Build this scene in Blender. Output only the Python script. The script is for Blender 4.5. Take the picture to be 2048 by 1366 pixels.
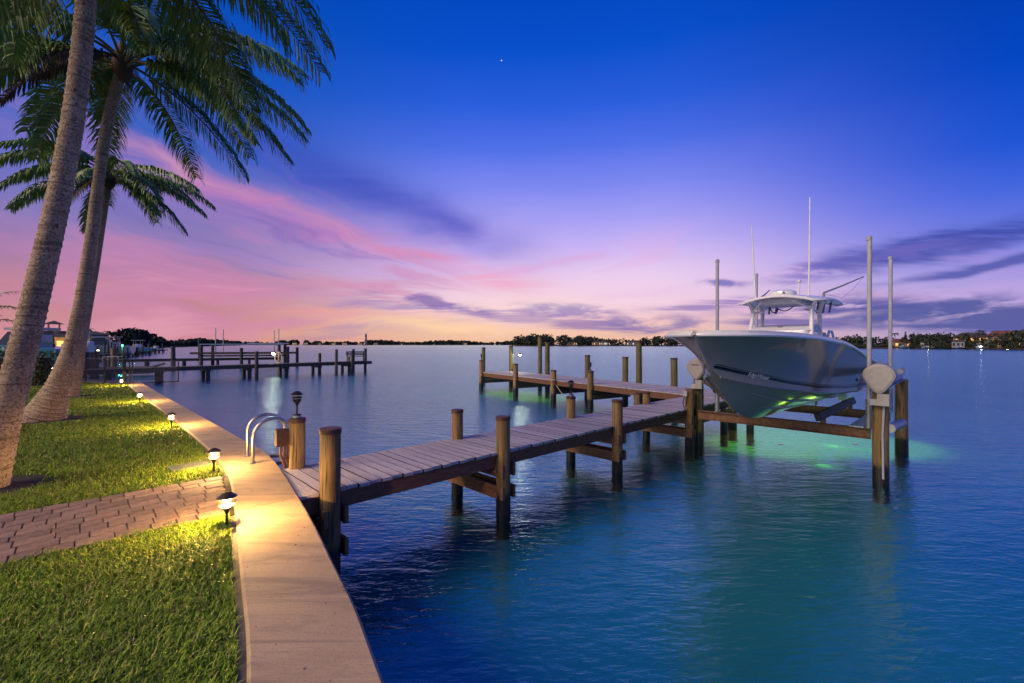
import bpy, bmesh, math, random
import numpy as np
from mathutils import Vector, Matrix, Euler

random.seed(7); RNG = np.random.default_rng(7)
S = bpy.context.scene
COL = S.collection
R = math.radians
for o in list(bpy.data.objects): bpy.data.objects.remove(o)

# ------------------------------------------------------------------ camera
cd = bpy.data.cameras.new('camera'); cam = bpy.data.objects.new('camera', cd); COL.objects.link(cam)
cam.location = (0, 0, 2.56); cam.rotation_euler = (R(90), 0, 0)
cd.sensor_width = 36.0; cd.lens = 896/2048*36; cd.shift_y = 5.5/2048
cd.clip_start = 0.05; cd.clip_end = 12000
S.camera = cam
S.view_settings.view_transform = 'Standard'; S.view_settings.look = 'None'
S.view_settings.exposure = 0.0; S.view_settings.gamma = 1.0; S.view_settings.use_curve_mapping = False
S.render.engine = 'CYCLES'
S.cycles.use_denoising = True
S.cycles.max_bounces = 5; S.cycles.transparent_max_bounces = 12
S.cycles.diffuse_bounces = 2; S.cycles.glossy_bounces = 2
S.cycles.sample_clamp_indirect = 4.0

# ------------------------------------------------------------------ node helpers
def lin(c):
    return tuple(((v/255)/12.92 if v/255 <= .04045 else ((v/255+.055)/1.055)**2.4) for v in c)
class NT:
    def __init__(s, nt): s.nt = nt; s.l = nt.links
    def n(s, t, **k):
        nd = s.nt.nodes.new(t)
        for a, b in k.items(): setattr(nd, a, b)
        return nd
    def set(s, sock, v):
        if isinstance(v, bpy.types.NodeSocket): s.l.new(v, sock)
        elif v is not None:
            if isinstance(v, (tuple, list)) and len(v) == 3 and sock.type == 'RGBA': v = (*v, 1)
            sock.default_value = v
    def m(s, op, a, b=None, c=None, clamp=False):
        nd = s.n('ShaderNodeMath', operation=op, use_clamp=clamp)
        s.set(nd.inputs[0], a)
        if b is not None: s.set(nd.inputs[1], b)
        if c is not None: s.set(nd.inputs[2], c)
        return nd.outputs[0]
    def add(s, a, b): return s.m('ADD', a, b)
    def sub(s, a, b): return s.m('SUBTRACT', a, b)
    def mul(s, a, b): return s.m('MULTIPLY', a, b)
    def smooth(s, x, a, b, lo=0.0, hi=1.0):
        nd = s.n('ShaderNodeMapRange', interpolation_type='SMOOTHSTEP')
        s.set(nd.inputs['Value'], x); s.set(nd.inputs['From Min'], a); s.set(nd.inputs['From Max'], b)
        s.set(nd.inputs['To Min'], lo); s.set(nd.inputs['To Max'], hi)
        return nd.outputs[0]
    def vec(s, x, y, z=0.0):
        nd = s.n('ShaderNodeCombineXYZ'); s.set(nd.inputs[0], x); s.set(nd.inputs[1], y); s.set(nd.inputs[2], z); return nd.outputs[0]
    def sep(s, v):
        nd = s.n('ShaderNodeSeparateXYZ'); s.set(nd.inputs[0], v); return nd.outputs
    def noise(s, v, scale=1.0, detail=4.0, rough=.5, dist=0.0, col=False):
        nd = s.n('ShaderNodeTexNoise'); s.set(nd.inputs['Vector'], v); s.set(nd.inputs['Scale'], scale)
        s.set(nd.inputs['Detail'], detail); s.set(nd.inputs['Roughness'], rough); s.set(nd.inputs['Distortion'], dist)
        return nd.outputs['Color' if col else 0]
    def mix(s, f, a, b, blend='MIX'):
        nd = s.n('ShaderNodeMix', data_type='RGBA', blend_type=blend)
        s.set(nd.inputs[0], f); s.set(nd.inputs[6], a); s.set(nd.inputs[7], b); return nd.outputs[2]
    def ramp(s, f, stops, interp='LINEAR'):
        nd = s.n('ShaderNodeValToRGB'); e = nd.color_ramp.elements; nd.color_ramp.interpolation = interp
        while len(e) > 1: e.remove(e[-1])
        e[0].position = stops[0][0]; e[0].color = (*stops[0][1], 1)
        for p, c in stops[1:]:
            q = e.new(p); q.color = (*c, 1)
        s.set(nd.inputs[0], f); return nd.outputs[0]
    def mapping(s, v, loc=(0,0,0), rot=(0,0,0), scale=(1,1,1)):
        nd = s.n('ShaderNodeMapping'); s.set(nd.inputs[0], v)
        nd.inputs[1].default_value = loc; nd.inputs[2].default_value = rot; nd.inputs[3].default_value = scale
        return nd.outputs[0]

# ------------------------------------------------------------------ world: dusk sky with afterglow clouds
W = bpy.data.worlds.new('World'); S.world = W; W.use_nodes = True
W.cycles.sampling_method = 'MANUAL'; W.cycles.sample_map_resolution = 512
W.node_tree.nodes.clear(); k = NT(W.node_tree)
D = k.n('ShaderNodeTexCoord').outputs['Generated']
dx, dy, dz = k.sep(D)
AZ = k.mul(k.m('ARCTAN2', dx, dy), 57.2958)
EL = k.mul(k.m('ARCSINE', dz), 57.2958)
EL = k.m('MAXIMUM', EL, 0.0)
wv = k.vec(k.mul(AZ, .07), k.mul(EL, .16), 3.1)
wn = k.sep(k.noise(wv, 1.0, 3, .55, 0.0, True))
wAZ = k.add(AZ, k.mul(k.sub(wn[0], .5), 11.0))
wEL = k.add(EL, k.mul(k.sub(wn[1], .5), 3.4))
hEL = k.m('MAXIMUM', k.add(EL, k.mul(k.sub(wn[2], .5), 1.2)), 0.0)
def elramp(st): return k.ramp(k.mul(hEL, 1/90), [(e/90, lin(c)) for e, c in st])
mid = elramp([(0,(236,186,156)),(1.4,(244,196,172)),(3.2,(246,200,198)),(5.5,(240,206,224)),(8.5,(224,196,238)),(12,(200,180,244)),
    (15.5,(166,160,244)),(19,(128,138,240)),(23.5,(80,112,232)),(28,(42,94,220)),(33,(8,80,204)),(39,(0,70,190)),(60,(0,62,168)),(90,(0,58,155))])
lef = elramp([(0,(216,148,132)),(2,(206,142,136)),(5,(188,130,150)),(8,(162,124,168)),(11,(140,122,182)),(15,(106,114,192)),
    (20,(56,100,194)),(27,(16,84,190)),(36,(0,72,180)),(60,(0,62,165)),(90,(0,58,155))])
rig = elramp([(0,(158,146,196)),(2,(182,162,210)),(4.5,(184,164,224)),(6.5,(156,148,224)),(9,(112,124,224)),(13,(66,102,222)),
    (17,(26,84,212)),(23,(0,70,194)),(30,(0,60,174)),(60,(0,58,160)),(90,(0,58,155))])
ant = elramp([(0,(112,124,168)),(4,(150,140,176)),(9,(150,144,190)),(16,(104,124,192)),(28,(30,86,186)),(45,(0,66,172)),(90,(0,58,155))])
fl = k.smooth(AZ, -2.0, -36.0); fr = k.smooth(AZ, 14.0, 50.0)
fa = k.smooth(k.m('ABSOLUTE', AZ), 62.0, 130.0)
sky = k.mix(fl, mid, lef); sky = k.mix(fr, sky, rig); sky = k.mix(fa, sky, ant)
# streak noise on a high cloud plane
den = k.add(k.m('MAXIMUM', dz, 0.0), .10)
px_, py_ = k.m('DIVIDE', dx, den), k.m('DIVIDE', dy, den)
pl = k.vec(px_, py_, 0)
st1 = k.noise(k.mapping(pl, rot=(0,0,R(38)), scale=(.35,1.5,1)), 1.0, 4, .56, .5)
st2 = k.noise(k.mapping(pl, loc=(5,2,0), rot=(0,0,R(-20)), scale=(.5,1.7,1)), 1.3, 4, .6, .6)
fine = k.noise(k.vec(k.mul(AZ,.16), k.mul(EL,.7), 1.0), 1.0, 4, .6, .5)
def blob(a0, e0, wa, we, rot=0.0, pw=1.0, az=None, el=None):
    a = k.sub(az or wAZ, a0); e = k.sub(el or wEL, e0)
    c, s_ = math.cos(R(rot)), math.sin(R(rot))
    u = k.mul(k.add(k.mul(a, c), k.mul(e, s_)), 1/wa); v = k.mul(k.sub(k.mul(e, c), k.mul(a, s_)), 1/we)
    q = k.add(k.mul(u, u), k.mul(v, v))
    return k.m('EXPONENT', k.mul(q, -pw))
def layer(base, mask, col, amt):
    return k.mix(k.m('MULTIPLY', mask, amt, clamp=True), base, lin(col))
LOW = k.smooth(AZ, 75.0, 55.0)     # the view half
# deep blue-violet veil from upper left to centre
sky = layer(sky, k.mul(blob(-21, 18.6, 16, 2.9, -15), k.smooth(st1, .12, .55)), (52,74,186), .85)
sky = layer(sky, k.mul(blob(-8, 14.4, 9, 1.9, -19), k.smooth(st2, .15, .6)), (84,88,196), .75)
# rose afterglow bands on the left
sky = layer(sky, k.mul(blob(-24, 13.4, 19, 2.1, -11), k.smooth(st1, .22, .6)), (196,126,188), .85)
sky = layer(sky, k.mul(blob(-12, 11.0, 9, .75, -9), k.smooth(fine, .25, .55)), (226,144,184), .75)
sky = layer(sky, k.mul(blob(-30, 6.6, 17, 1.2, 3), k.smooth(st2, .28, .62)), (214,142,164), .8)
sky = layer(sky, k.mul(blob(-18, 8.7, 9, 1.0, -3), k.smooth(fine, .28, .6)), (206,172,222), .75)
sky = layer(sky, k.mul(blob(-26, 3.8, 14, .8, -4), k.smooth(st1, .30, .6)), (232,156,150), .75)
sky = layer(sky, k.mul(blob(-20, 5.6, 12, .7, -8), k.smooth(st2, .36, .62)), (158,124,180), .7)
sky = layer(sky, k.mul(blob(-32, 9.8, 12, .9, -4), k.smooth(fine, .36, .62)), (150,126,194), .6)
# streaks fanning out from the sunset to the upper left
fa_, fe_ = k.sub(4.0, wAZ), k.sub(wEL, 4.6)
TH = k.mul(k.m('ARCTAN2', fe_, fa_), 57.2958); RH = k.m('SQRT', k.add(k.mul(fa_, fa_), k.mul(fe_, fe_)))
fn = k.noise(k.vec(k.mul(TH, .17), k.mul(RH, .035), 5.0), 1.0, 4, .58, .35)
win = k.mul(k.mul(k.smooth(RH, 4.0, 13.0), k.smooth(RH, 64.0, 40.0)), k.smooth(k.m('ABSOLUTE', k.sub(TH, 6.0)), 22.0, 8.0))
sky = layer(sky, k.mul(k.smooth(fn, .47, .62), win), (206,136,180), .6)
sky = layer(sky, k.mul(k.smooth(fn, .47, .33), win), (124,108,186), .62)
sky = layer(sky, k.mul(k.smooth(fn, .60, .72), win), (236,168,184), .5)
fb_ = k.sub(wAZ, 0.0); TH2 = k.mul(k.m('ARCTAN2', fe_, fb_), 57.2958)
fn2 = k.noise(k.vec(k.mul(TH2, .12), k.mul(RH, .04), 9.0), 1.0, 4, .58, .3)
win2 = k.mul(k.mul(k.smooth(EL, 15.0, 10.0), k.mul(k.smooth(RH, 52.0, 26.0), k.smooth(RH, 4.0, 10.0))), k.smooth(k.m('ABSOLUTE', k.sub(TH2, 12.0)), 22.0, 8.0))
sky = layer(sky, k.mul(k.smooth(fn2, .52, .66), win2), (224,172,222), .55)
# pale swirl and bright glow right of centre
sky = layer(sky, k.mul(blob(-3, 13.2, 4.5, 2.1, 30), k.smooth(st2, .30, .6)), (176,164,240), .6)
sky = layer(sky, blob(12, 7.4, 16, 2.9, 2), (242,212,238), .62)
sky = layer(sky, k.mul(blob(10, 5.0, 13, 1.2, 2), k.smooth(st1, .30, .64)), (250,218,226), .7)
sky = layer(sky, k.mul(blob(5, 10.0, 9, .6, 14), k.smooth(fine, .32, .6)), (222,166,220), .6)
sky = layer(sky, k.mul(blob(-1, 7.6, 6, 1.1, -8), k.smooth(st2, .30, .6)), (238,164,196), .75)
# low yellow glow at the sunset point
sky = layer(sky, blob(-9, 2.2, 11, 1.1, -3, 1.2), (255,214,166), .8)
sky = layer(sky, k.mul(blob(-13, 1.0, 14, .55, 0), k.smooth(fine, .3, .6)), (226,186,158), .6)
sky = layer(sky, blob(1, 4.8, 11, 2.0, 0), (254,220,210), .5)
# violet cloud bars
def bar(a, e, wa, we, rot, col, amt, nz=None, lo=.4, hi=.56):
    global sky
    sky = layer(sky, k.m('MULTIPLY', k.smooth(k.mul(blob(a, e, wa, we, rot), k.smooth(nz or fine, lo-.16, hi+.10)), .06, .62), 1.0), col, amt)
bar(-9.5, 5.0, 7.5, .85, -8, (132,108,176), .85)
bar(-1.5, 4.0, 8, .9, -4, (140,118,182), .6, st2)
bar(7.5, 4.2, 7, 1.0, -4, (140,120,186), .75)
bar(11, 2.6, 6.5, .9, 0, (140,116,176), .8, st1)
bar(16.5, 2.4, 6.0, 1.1, 0, (132,116,178), .85)
bar(24.5, 6.9, 3.2, .55, -4, (112,106,186), .85)
bar(26, 4.4, 8, .7, 2, (142,122,186), .8, st2)
bar(36, 3.9, 10, 1.3, 2, (96,92,164), .95)
bar(33, 2.2, 9, .7, 0, (108,100,168), .85, st1)
bar(46, 2.6, 10, 1.5, -1, (84,92,160), .95)
bar(43, 9.3, 9, 1.4, 7, (58,72,164), .9, st2)
bar(39, 8.2, 9, 1.0, 8, (110,104,190), .75)
bar(47, 7.2, 7, .6, 9, (66,80,166), .8, st1)
sky = layer(sky, k.mul(blob(35, 3.1, 4, .25, 1), k.smooth(fine, .4, .6)), (222,190,214), .7)
sky = layer(sky, k.mul(blob(41, 4.9, 9, .45, 0), k.smooth(st1, .35, .6)), (206,176,222), .7)
# evening star
sd = Vector(((1003-1024)/896, 1, (688.5-121)/896)).normalized()
dt = k.n('ShaderNodeVectorMath', operation='DOT_PRODUCT'); k.set(dt.inputs[0], D); dt.inputs[1].default_value = sd
star = k.smooth(dt.outputs['Value'], math.cos(R(.085)), math.cos(R(.03)))
sky = k.mix(star, sky, (1.0,.9,.75))
bg = k.n('ShaderNodeBackground'); k.set(bg.inputs[0], sky); bg.inputs[1].default_value = 1.0
# faint physical twilight from the atmosphere itself
nis = k.n('ShaderNodeTexSky'); nis.sky_type = 'NISHITA'; nis.sun_disc = False
nis.sun_elevation = R(0.0); nis.sun_rotation = R(-9)
bg2 = k.n('ShaderNodeBackground'); k.set(bg2.inputs[0], nis.outputs[0]); bg2.inputs[1].default_value = 0.002
ad = k.n('ShaderNodeAddShader'); k.l.new(bg.outputs[0], ad.inputs[0]); k.l.new(bg2.outputs[0], ad.inputs[1])
wo = k.n('ShaderNodeOutputWorld'); k.l.new(ad.outputs[0], wo.inputs[0])

# added soft fill light from behind-left of the camera, opposite the sunset
sl = bpy.data.lights.new('fill_light', 'SUN'); fill_light = bpy.data.objects.new('fill_light', sl); COL.objects.link(fill_light)
sl.energy = 3.4; sl.angle = R(34); sl.color = (1.0, .75, .50)
fill_light.rotation_euler = Vector((.78, .48, -.60)).to_track_quat('-Z', 'Y').to_euler()

# ------------------------------------------------------------------ materials
MATS = {}
def mat(name, col=(.5,.5,.5), rough=.6, metal=0.0, col2=None, nscale=8.0, nstretch=(1,1,1), bump=0.0, bdist=.01, var=0.0, spec=.5, emit=None, estr=0.0, coords='Object', ndetail=6, island=0.0, coat=0.0):
    if name in MATS: return MATS[name]
    m = bpy.data.materials.new(name); m.use_nodes = True; MATS[name] = m
    nt = NT(m.node_tree); b = m.node_tree.nodes['Principled BSDF']
    b.inputs['Roughness'].default_value = rough; b.inputs['Metallic'].default_value = metal
    b.inputs['Specular IOR Level'].default_value = spec
    b.inputs['Coat Weight'].default_value = coat
    c = (*col, 1)
    if col2 or bump:
        tc = nt.n('ShaderNodeTexCoord').outputs[coords]
        nz = nt.noise(nt.mapping(tc, scale=nstretch), nscale, ndetail, .6, .2)
        c = nt.mix(nt.smooth(nz, .32, .68), col, col2 or col)
        if bump:
            bp = nt.n('ShaderNodeBump'); bp.inputs['Strength'].default_value = bump; bp.inputs['Distance'].default_value = bdist
            nt.set(bp.inputs['Height'], nz); nt.set(b.inputs['Normal'], bp.outputs[0])
    if var:
        oi = nt.n('ShaderNodeObjectInfo').outputs['Random']
        hs = nt.n('ShaderNodeHueSaturation'); nt.set(hs.inputs['Color'], c)
        nt.set(hs.inputs['Value'], nt.add(nt.mul(oi, 2*var), 1-var)); c = hs.outputs[0]
    if island:
        ri = nt.n('ShaderNodeNewGeometry').outputs['Random Per Island']
        hs = nt.n('ShaderNodeHueSaturation'); nt.set(hs.inputs['Color'], c)
        nt.set(hs.inputs['Value'], nt.add(nt.mul(ri, 2*island), 1-island)); c = hs.outputs[0]
    nt.set(b.inputs['Base Color'], c)
    if emit:
        b.inputs['Emission Color'].default_value = (*emit, 1); b.inputs['Emission Strength'].default_value = estr
    return m

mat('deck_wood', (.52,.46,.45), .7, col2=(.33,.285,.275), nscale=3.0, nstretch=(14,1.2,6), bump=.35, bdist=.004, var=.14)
mat('fascia_wood', (.20,.085,.045), .75, col2=(.10,.045,.026), nscale=4.0, nstretch=(1.5,16,16), bump=.5, bdist=.006, var=.12)
mat('beam_wood', (.26,.13,.06), .75, col2=(.13,.065,.034), nscale=4.0, nstretch=(14,2,12), bump=.5, bdist=.006, var=.15)
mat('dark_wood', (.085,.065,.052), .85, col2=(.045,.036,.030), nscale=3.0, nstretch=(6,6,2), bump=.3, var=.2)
mat('joint_shade', (.012,.010,.009), .9)  # near-black, stands in for shade between deck boards
mat('cap_metal', (.05,.026,.018), .55, col2=(.10,.04,.02), nscale=20)
mat('black_metal', (.012,.011,.011), .45)
mat('bronze', (.05,.032,.02), .5, col2=(.03,.02,.014), nscale=30)
mat('steel', (.62,.60,.56), .28, metal=1.0)
mat('galv', (.32,.34,.37), .45, metal=.6, col2=(.24,.26,.3), nscale=9)
mat('alu_beam', (.26,.35,.45), .4, metal=.3, col2=(.2,.28,.38), nscale=6)
mat('pvc', (.40,.41,.44), .45, col2=(.32,.33,.36), nscale=5)
mat('plastic_grey', (.34,.32,.32), .55, col2=(.29,.275,.275), nscale=14)
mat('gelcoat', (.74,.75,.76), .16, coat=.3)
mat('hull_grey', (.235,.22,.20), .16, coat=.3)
mat('stripe', (.006,.007,.010), .25)
mat('vinyl', (.55,.56,.62), .5)
mat('tinted_glass', (.02,.03,.04), .06)
mat('cowl', (.55,.57,.6), .2, coat=.4)
mat('rubber', (.015,.015,.016), .6)
mat('rope', (.5,.46,.38), .8)
mat('soil', (.03,.02,.013), .95, col2=(.015,.010,.007), nscale=30, bump=.6, bdist=.02)
mat('thatch', (.030,.042,.010), .95, col2=(.018,.026,.007), nscale=14, bump=.5, bdist=.02)
mat('hedge_leaf', (.045,.10,.022), .45, col2=(.025,.06,.014), nscale=3, island=.45)
mat('frond_leaf', (.085,.22,.055), .42, col2=(.18,.27,.045), nscale=1.3, island=.35)
mat('rachis', (.16,.15,.05), .5)
mat('dead_frond', (.11,.062,.032), .8, col2=(.07,.04,.022), nscale=3, island=.3)
mat('tree_leaf', (.028,.045,.016), .7, island=.5)
mat('tree_leaf_far', (.020,.030,.022), .9, island=.4)
mat('bark', (.09,.07,.05), .9)
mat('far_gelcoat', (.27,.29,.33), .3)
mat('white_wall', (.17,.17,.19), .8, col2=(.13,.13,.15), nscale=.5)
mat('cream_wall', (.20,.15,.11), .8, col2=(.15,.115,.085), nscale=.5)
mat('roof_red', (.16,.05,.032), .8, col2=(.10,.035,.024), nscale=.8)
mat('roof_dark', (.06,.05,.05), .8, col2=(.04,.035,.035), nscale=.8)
mat('lit_window', (.5,.35,.15), .5, emit=(1.0,.50,.13), estr=1.0)
mat('lit_window_white', (.5,.5,.45), .5, emit=(1.0,.80,.55), estr=.8)
mat('dark_window', (.01,.012,.016), .1)
def glow_glass(name, col, strength, tr=.75):
    # clear glass envelope round a burning bulb
    m = bpy.data.materials.new(name); m.use_nodes = True; MATS[name] = m; t = NT(m.node_tree); m.node_tree.nodes.clear()
    e = t.n('ShaderNodeEmission'); e.inputs[0].default_value = (*col,1); e.inputs[1].default_value = strength
    g = t.n('ShaderNodeBsdfTransparent'); x = t.n('ShaderNodeMixShader'); x.inputs[0].default_value = 1-tr
    t.l.new(g.outputs[0], x.inputs[1]); t.l.new(e.outputs[0], x.inputs[2])
    o = t.n('ShaderNodeOutputMaterial'); t.l.new(x.outputs[0], o.inputs[0])
glow_glass('lamp_lit', (1.0,.74,.36), 26.0)
mat('lamp_white', (1,1,1), .4, emit=(1.0,.97,.82), estr=90.0)
mat('lamp_green', (.2,1,.5), .4, emit=(.05,1.0,.30), estr=6.0)
mat('lamp_far', (1,1,1), .4, emit=(1.0,.95,.9), estr=60.0)
mat('lamp_glass_off', (.62,.60,.52), .35)
mat('blue_hull', (.05,.20,.36), .25, coat=.3)
mat('flag_red', (.22,.02,.03), .8); mat('flag_white', (.5,.5,.5), .8); mat('flag_blue', (.02,.03,.12), .8)
mat('utility', (.13,.14,.13), .8, col2=(.09,.10,.09), nscale=18)
mat('lettering', (.75,.76,.72), .4)
mat('mark', (.05,.05,.055), .6)

# pile wood: weathered greenish brown with dark wet zone near the tide line (stain keyed to true height)
def pile_mat(name, c1, c2):
    m = bpy.data.materials.new(name); m.use_nodes = True; MATS[name] = m
    t = NT(m.node_tree); b = m.node_tree.nodes['Principled BSDF']
    pos = t.n('ShaderNodeNewGeometry').outputs['Position']
    ob = t.n('ShaderNodeTexCoord').outputs['Object']
    g1 = t.noise(t.mapping(ob, scale=(22,22,1.6)), 1.0, 6, .65, .3)
    g2 = t.noise(t.mapping(ob, scale=(3,3,.9)), 1.0, 4, .6)
    c = t.mix(t.smooth(g1, .3, .7), c1, c2)
    c = t.mix(t.smooth(g2, .45, .75), c, tuple(v*.55 for v in c1))
    g3 = t.noise(t.mapping(ob, scale=(46,46,1.3)), 1.0, 3, .6, .2)
    c = t.mix(t.mul(t.smooth(g3, .56, .64), .85), c, (.022,.015,.009))
    g4 = t.noise(t.mapping(ob, scale=(9,9,4)), 1.0, 3, .6)
    c = t.mix(t.mul(t.smooth(g4, .60, .72), .6), c, (.06,.035,.016))
    oi = t.n('ShaderNodeObjectInfo').outputs['Random']
    hs = t.n('ShaderNodeHueSaturation'); t.set(hs.inputs['Color'], c); t.set(hs.inputs['Value'], t.add(t.mul(oi,.45),.78)); c = hs.outputs[0]
    z = t.sep(pos)[2]
    zz = t.add(z, t.mul(t.sub(g1, .5), .22))
    wet = t.smooth(zz, .40, .26)
    c = t.mix(wet, c, (.008,.008,.007))
    t.set(b.inputs['Base Color'], c)
    t.set(b.inputs['Roughness'], t.smooth(wet, 0, 1, .78, .45))
    bp = t.n('ShaderNodeBump'); bp.inputs['Strength'].default_value = .8; bp.inputs['Distance'].default_value = .012
    t.set(bp.inputs['Height'], g1); t.set(b.inputs['Normal'], bp.outputs[0])
    return m
pile_mat('pile_wood', (.30,.20,.075), (.15,.085,.034))
pile_mat('pile_green', (.17,.15,.05), (.085,.075,.028))

def concrete_mat():
    m = bpy.data.materials.new('concrete'); m.use_nodes = True; MATS['concrete'] = m
    t = NT(m.node_tree); b = m.node_tree.nodes['Principled BSDF']
    ob = t.n('ShaderNodeTexCoord').outputs['Object']
    big = t.noise(ob, 1.3, 5, .6, .5)
    # broom finish runs across the cap
    br = t.noise(t.mapping(ob, rot=(0,0,R(-33)), scale=(2.5,85,1)), 1.0, 4, .75, .15)
    st = t.noise(t.mapping(ob, rot=(0,0,R(-33)), scale=(.8,4.5,1)), 1.0, 5, .65, 1.2)
    gr = t.noise(ob, 95, 3, .7)
    c = t.mix(t.smooth(big, .3, .7), (.48,.34,.20), (.38,.265,.15))
    c = t.mix(t.mul(t.smooth(br, .42, .68), .30), c, (.27,.20,.155))
    c = t.mix(t.mul(t.smooth(st, .44, .66), .62), c, (.19,.14,.105))
    c = t.mix(t.mul(t.smooth(gr, .52, .68), .6), c, (.17,.125,.09))
    sp = t.noise(ob, 26, 2, .5)
    c = t.mix(t.mul(t.smooth(sp, .73, .76), .8), c, (.08,.06,.045))
    t.set(b.inputs['Base Color'], c); b.inputs['Roughness'].default_value = .8
    h = t.add(t.mul(br, .7), t.mul(gr, .3))
    bp = t.n('ShaderNodeBump'); bp.inputs['Strength'].default_value = .5; bp.inputs['Distance'].default_value = .004
    t.set(bp.inputs['Height'], h); t.set(b.inputs['Normal'], bp.outputs[0])
concrete_mat()
mat('wall_concrete', (.16,.14,.12), .9, col2=(.07,.065,.055), nscale=3, nstretch=(1,1,2), bump=.4)
mat('paver', (.26,.165,.115), .85, col2=(.165,.108,.08), nscale=16, bump=.5, bdist=.006, var=.22)

def trunk_mat():
    m = bpy.data.materials.new('palm_bark'); m.use_nodes = True; MATS['palm_bark'] = m
    t = NT(m.node_tree); b = m.node_tree.nodes['Principled BSDF']
    ob = t.n('ShaderNodeTexCoord').outputs['Object']
    n1 = t.noise(ob, 4, 5, .65); n2 = t.noise(ob, 42, 5, .75); n3 = t.noise(t.mapping(ob, scale=(2,2,26)), 1.0, 4, .6, .3)
    n4 = t.noise(t.mapping(ob, scale=(16,16,9)), 1.0, 3, .6)
    c = t.mix(t.smooth(n1, .3, .7), (.52,.39,.26), (.33,.235,.15))
    c = t.mix(t.mul(t.smooth(n2, .47, .62), .85), c, (.085,.06,.042))
    c = t.mix(t.mul(t.smooth(n2, .44, .32), .8), c, (.70,.58,.43))
    c = t.mix(t.mul(t.smooth(n3, .52, .66), .65), c, (.10,.072,.052))
    c = t.mix(t.mul(t.smooth(n4, .64, .7), .8), c, (.03,.022,.018))
    t.set(b.inputs['Base Color'], c); b.inputs['Roughness'].default_value = .9
    bp = t.n('ShaderNodeBump'); bp.inputs['Strength'].default_value = .9; bp.inputs['Distance'].default_value = .02
    t.set(bp.inputs['Height'], t.add(t.mul(n2,.6), t.mul(n3,.5))); t.set(b.inputs['Normal'], bp.outputs[0])
trunk_mat()

def grass_mat():
    m = bpy.data.materials.new('grass_blade'); m.use_nodes = True; MATS['grass_blade'] = m
    t = NT(m.node_tree); b = m.node_tree.nodes['Principled BSDF']
    ob = t.n('ShaderNodeTexCoord').outputs['Object']
    ri = t.n('ShaderNodeNewGeometry').outputs['Random Per Island']
    pa = t.noise(ob, 1.6, 4, .6)
    c = t.ramp(ri, [(0,(.05,.10,.008)),(.25,(.13,.24,.014)),(.6,(.23,.37,.022)),(.86,(.36,.46,.05)),(.93,(.48,.45,.10)),(1,(.55,.43,.18))])
    c = t.mix(t.mul(t.smooth(pa, .5, .75), .6), c, (.15,.15,.035))
    t.set(b.inputs['Base Color'], c); b.inputs['Roughness'].default_value = .5
    b.inputs['Specular IOR Level'].default_value = .12
grass_mat()

def water_mat():
    m = bpy.data.materials.new('water'); m.use_nodes = True; MATS['water'] = m
    t = NT(m.node_tree); m.node_tree.nodes.clear()
    pos = t.n('ShaderNodeNewGeometry').outputs['Position']
    w1 = t.noise(t.mapping(pos, rot=(0,0,R(12)), scale=(1.5,3.6,1)), 1.0, 2, .5, .3)
    w2 = t.noise(t.mapping(pos, rot=(0,0,R(-8)), scale=(6.0,14.0,1)), 1.0, 3, .55, .4)
    y = t.sep(pos)[1]
    shel = t.smooth(y, 4.0, 24.0, .30, 1.0)      # calmer in the lee of the seawall
    h = t.mul(t.add(t.mul(w1, .062), t.mul(w2, .032)), shel)
    bp = t.n('ShaderNodeBump'); bp.inputs['Strength'].default_value = 1.0; bp.inputs['Distance'].default_value = 1.0
    t.set(bp.inputs['Height'], h)
    # Schlick reflectance of the surface, the same from above and below
    inc = t.n('ShaderNodeNewGeometry').outputs['Incoming']
    dp = t.n('ShaderNodeVectorMath', operation='DOT_PRODUCT'); t.set(dp.inputs[0], inc); t.set(dp.inputs[1], bp.outputs[0])
    c_ = t.m('ABSOLUTE', dp.outputs['Value'])
    fres = t.add(t.mul(t.m('POWER', t.m('SUBTRACT', 1.0, c_, clamp=True), 3.7), .88), .12)
    gl = t.n('ShaderNodeBsdfGlossy', distribution='BECKMANN'); gl.inputs['Roughness'].default_value = .19; t.set(gl.inputs['Normal'], bp.outputs[0])
    gl.inputs['Color'].default_value = (.66,.95,1,1)
    tr = t.n('ShaderNodeBsdfTransparent'); tr.inputs[0].default_value = (.62,.86,.90,1)
    mx = t.n('ShaderNodeMixShader'); t.set(mx.inputs[0], fres); t.l.new(tr.outputs[0], mx.inputs[1]); t.l.new(gl.outputs[0], mx.inputs[2])
    ou = t.n('ShaderNodeOutputMaterial'); t.l.new(mx.outputs[0], ou.inputs[0])
water_mat()
mat('water_murk', (.034,.24,.265), .95, col2=(.026,.195,.22), nscale=.25, coords='Object', spec=.0)

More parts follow.
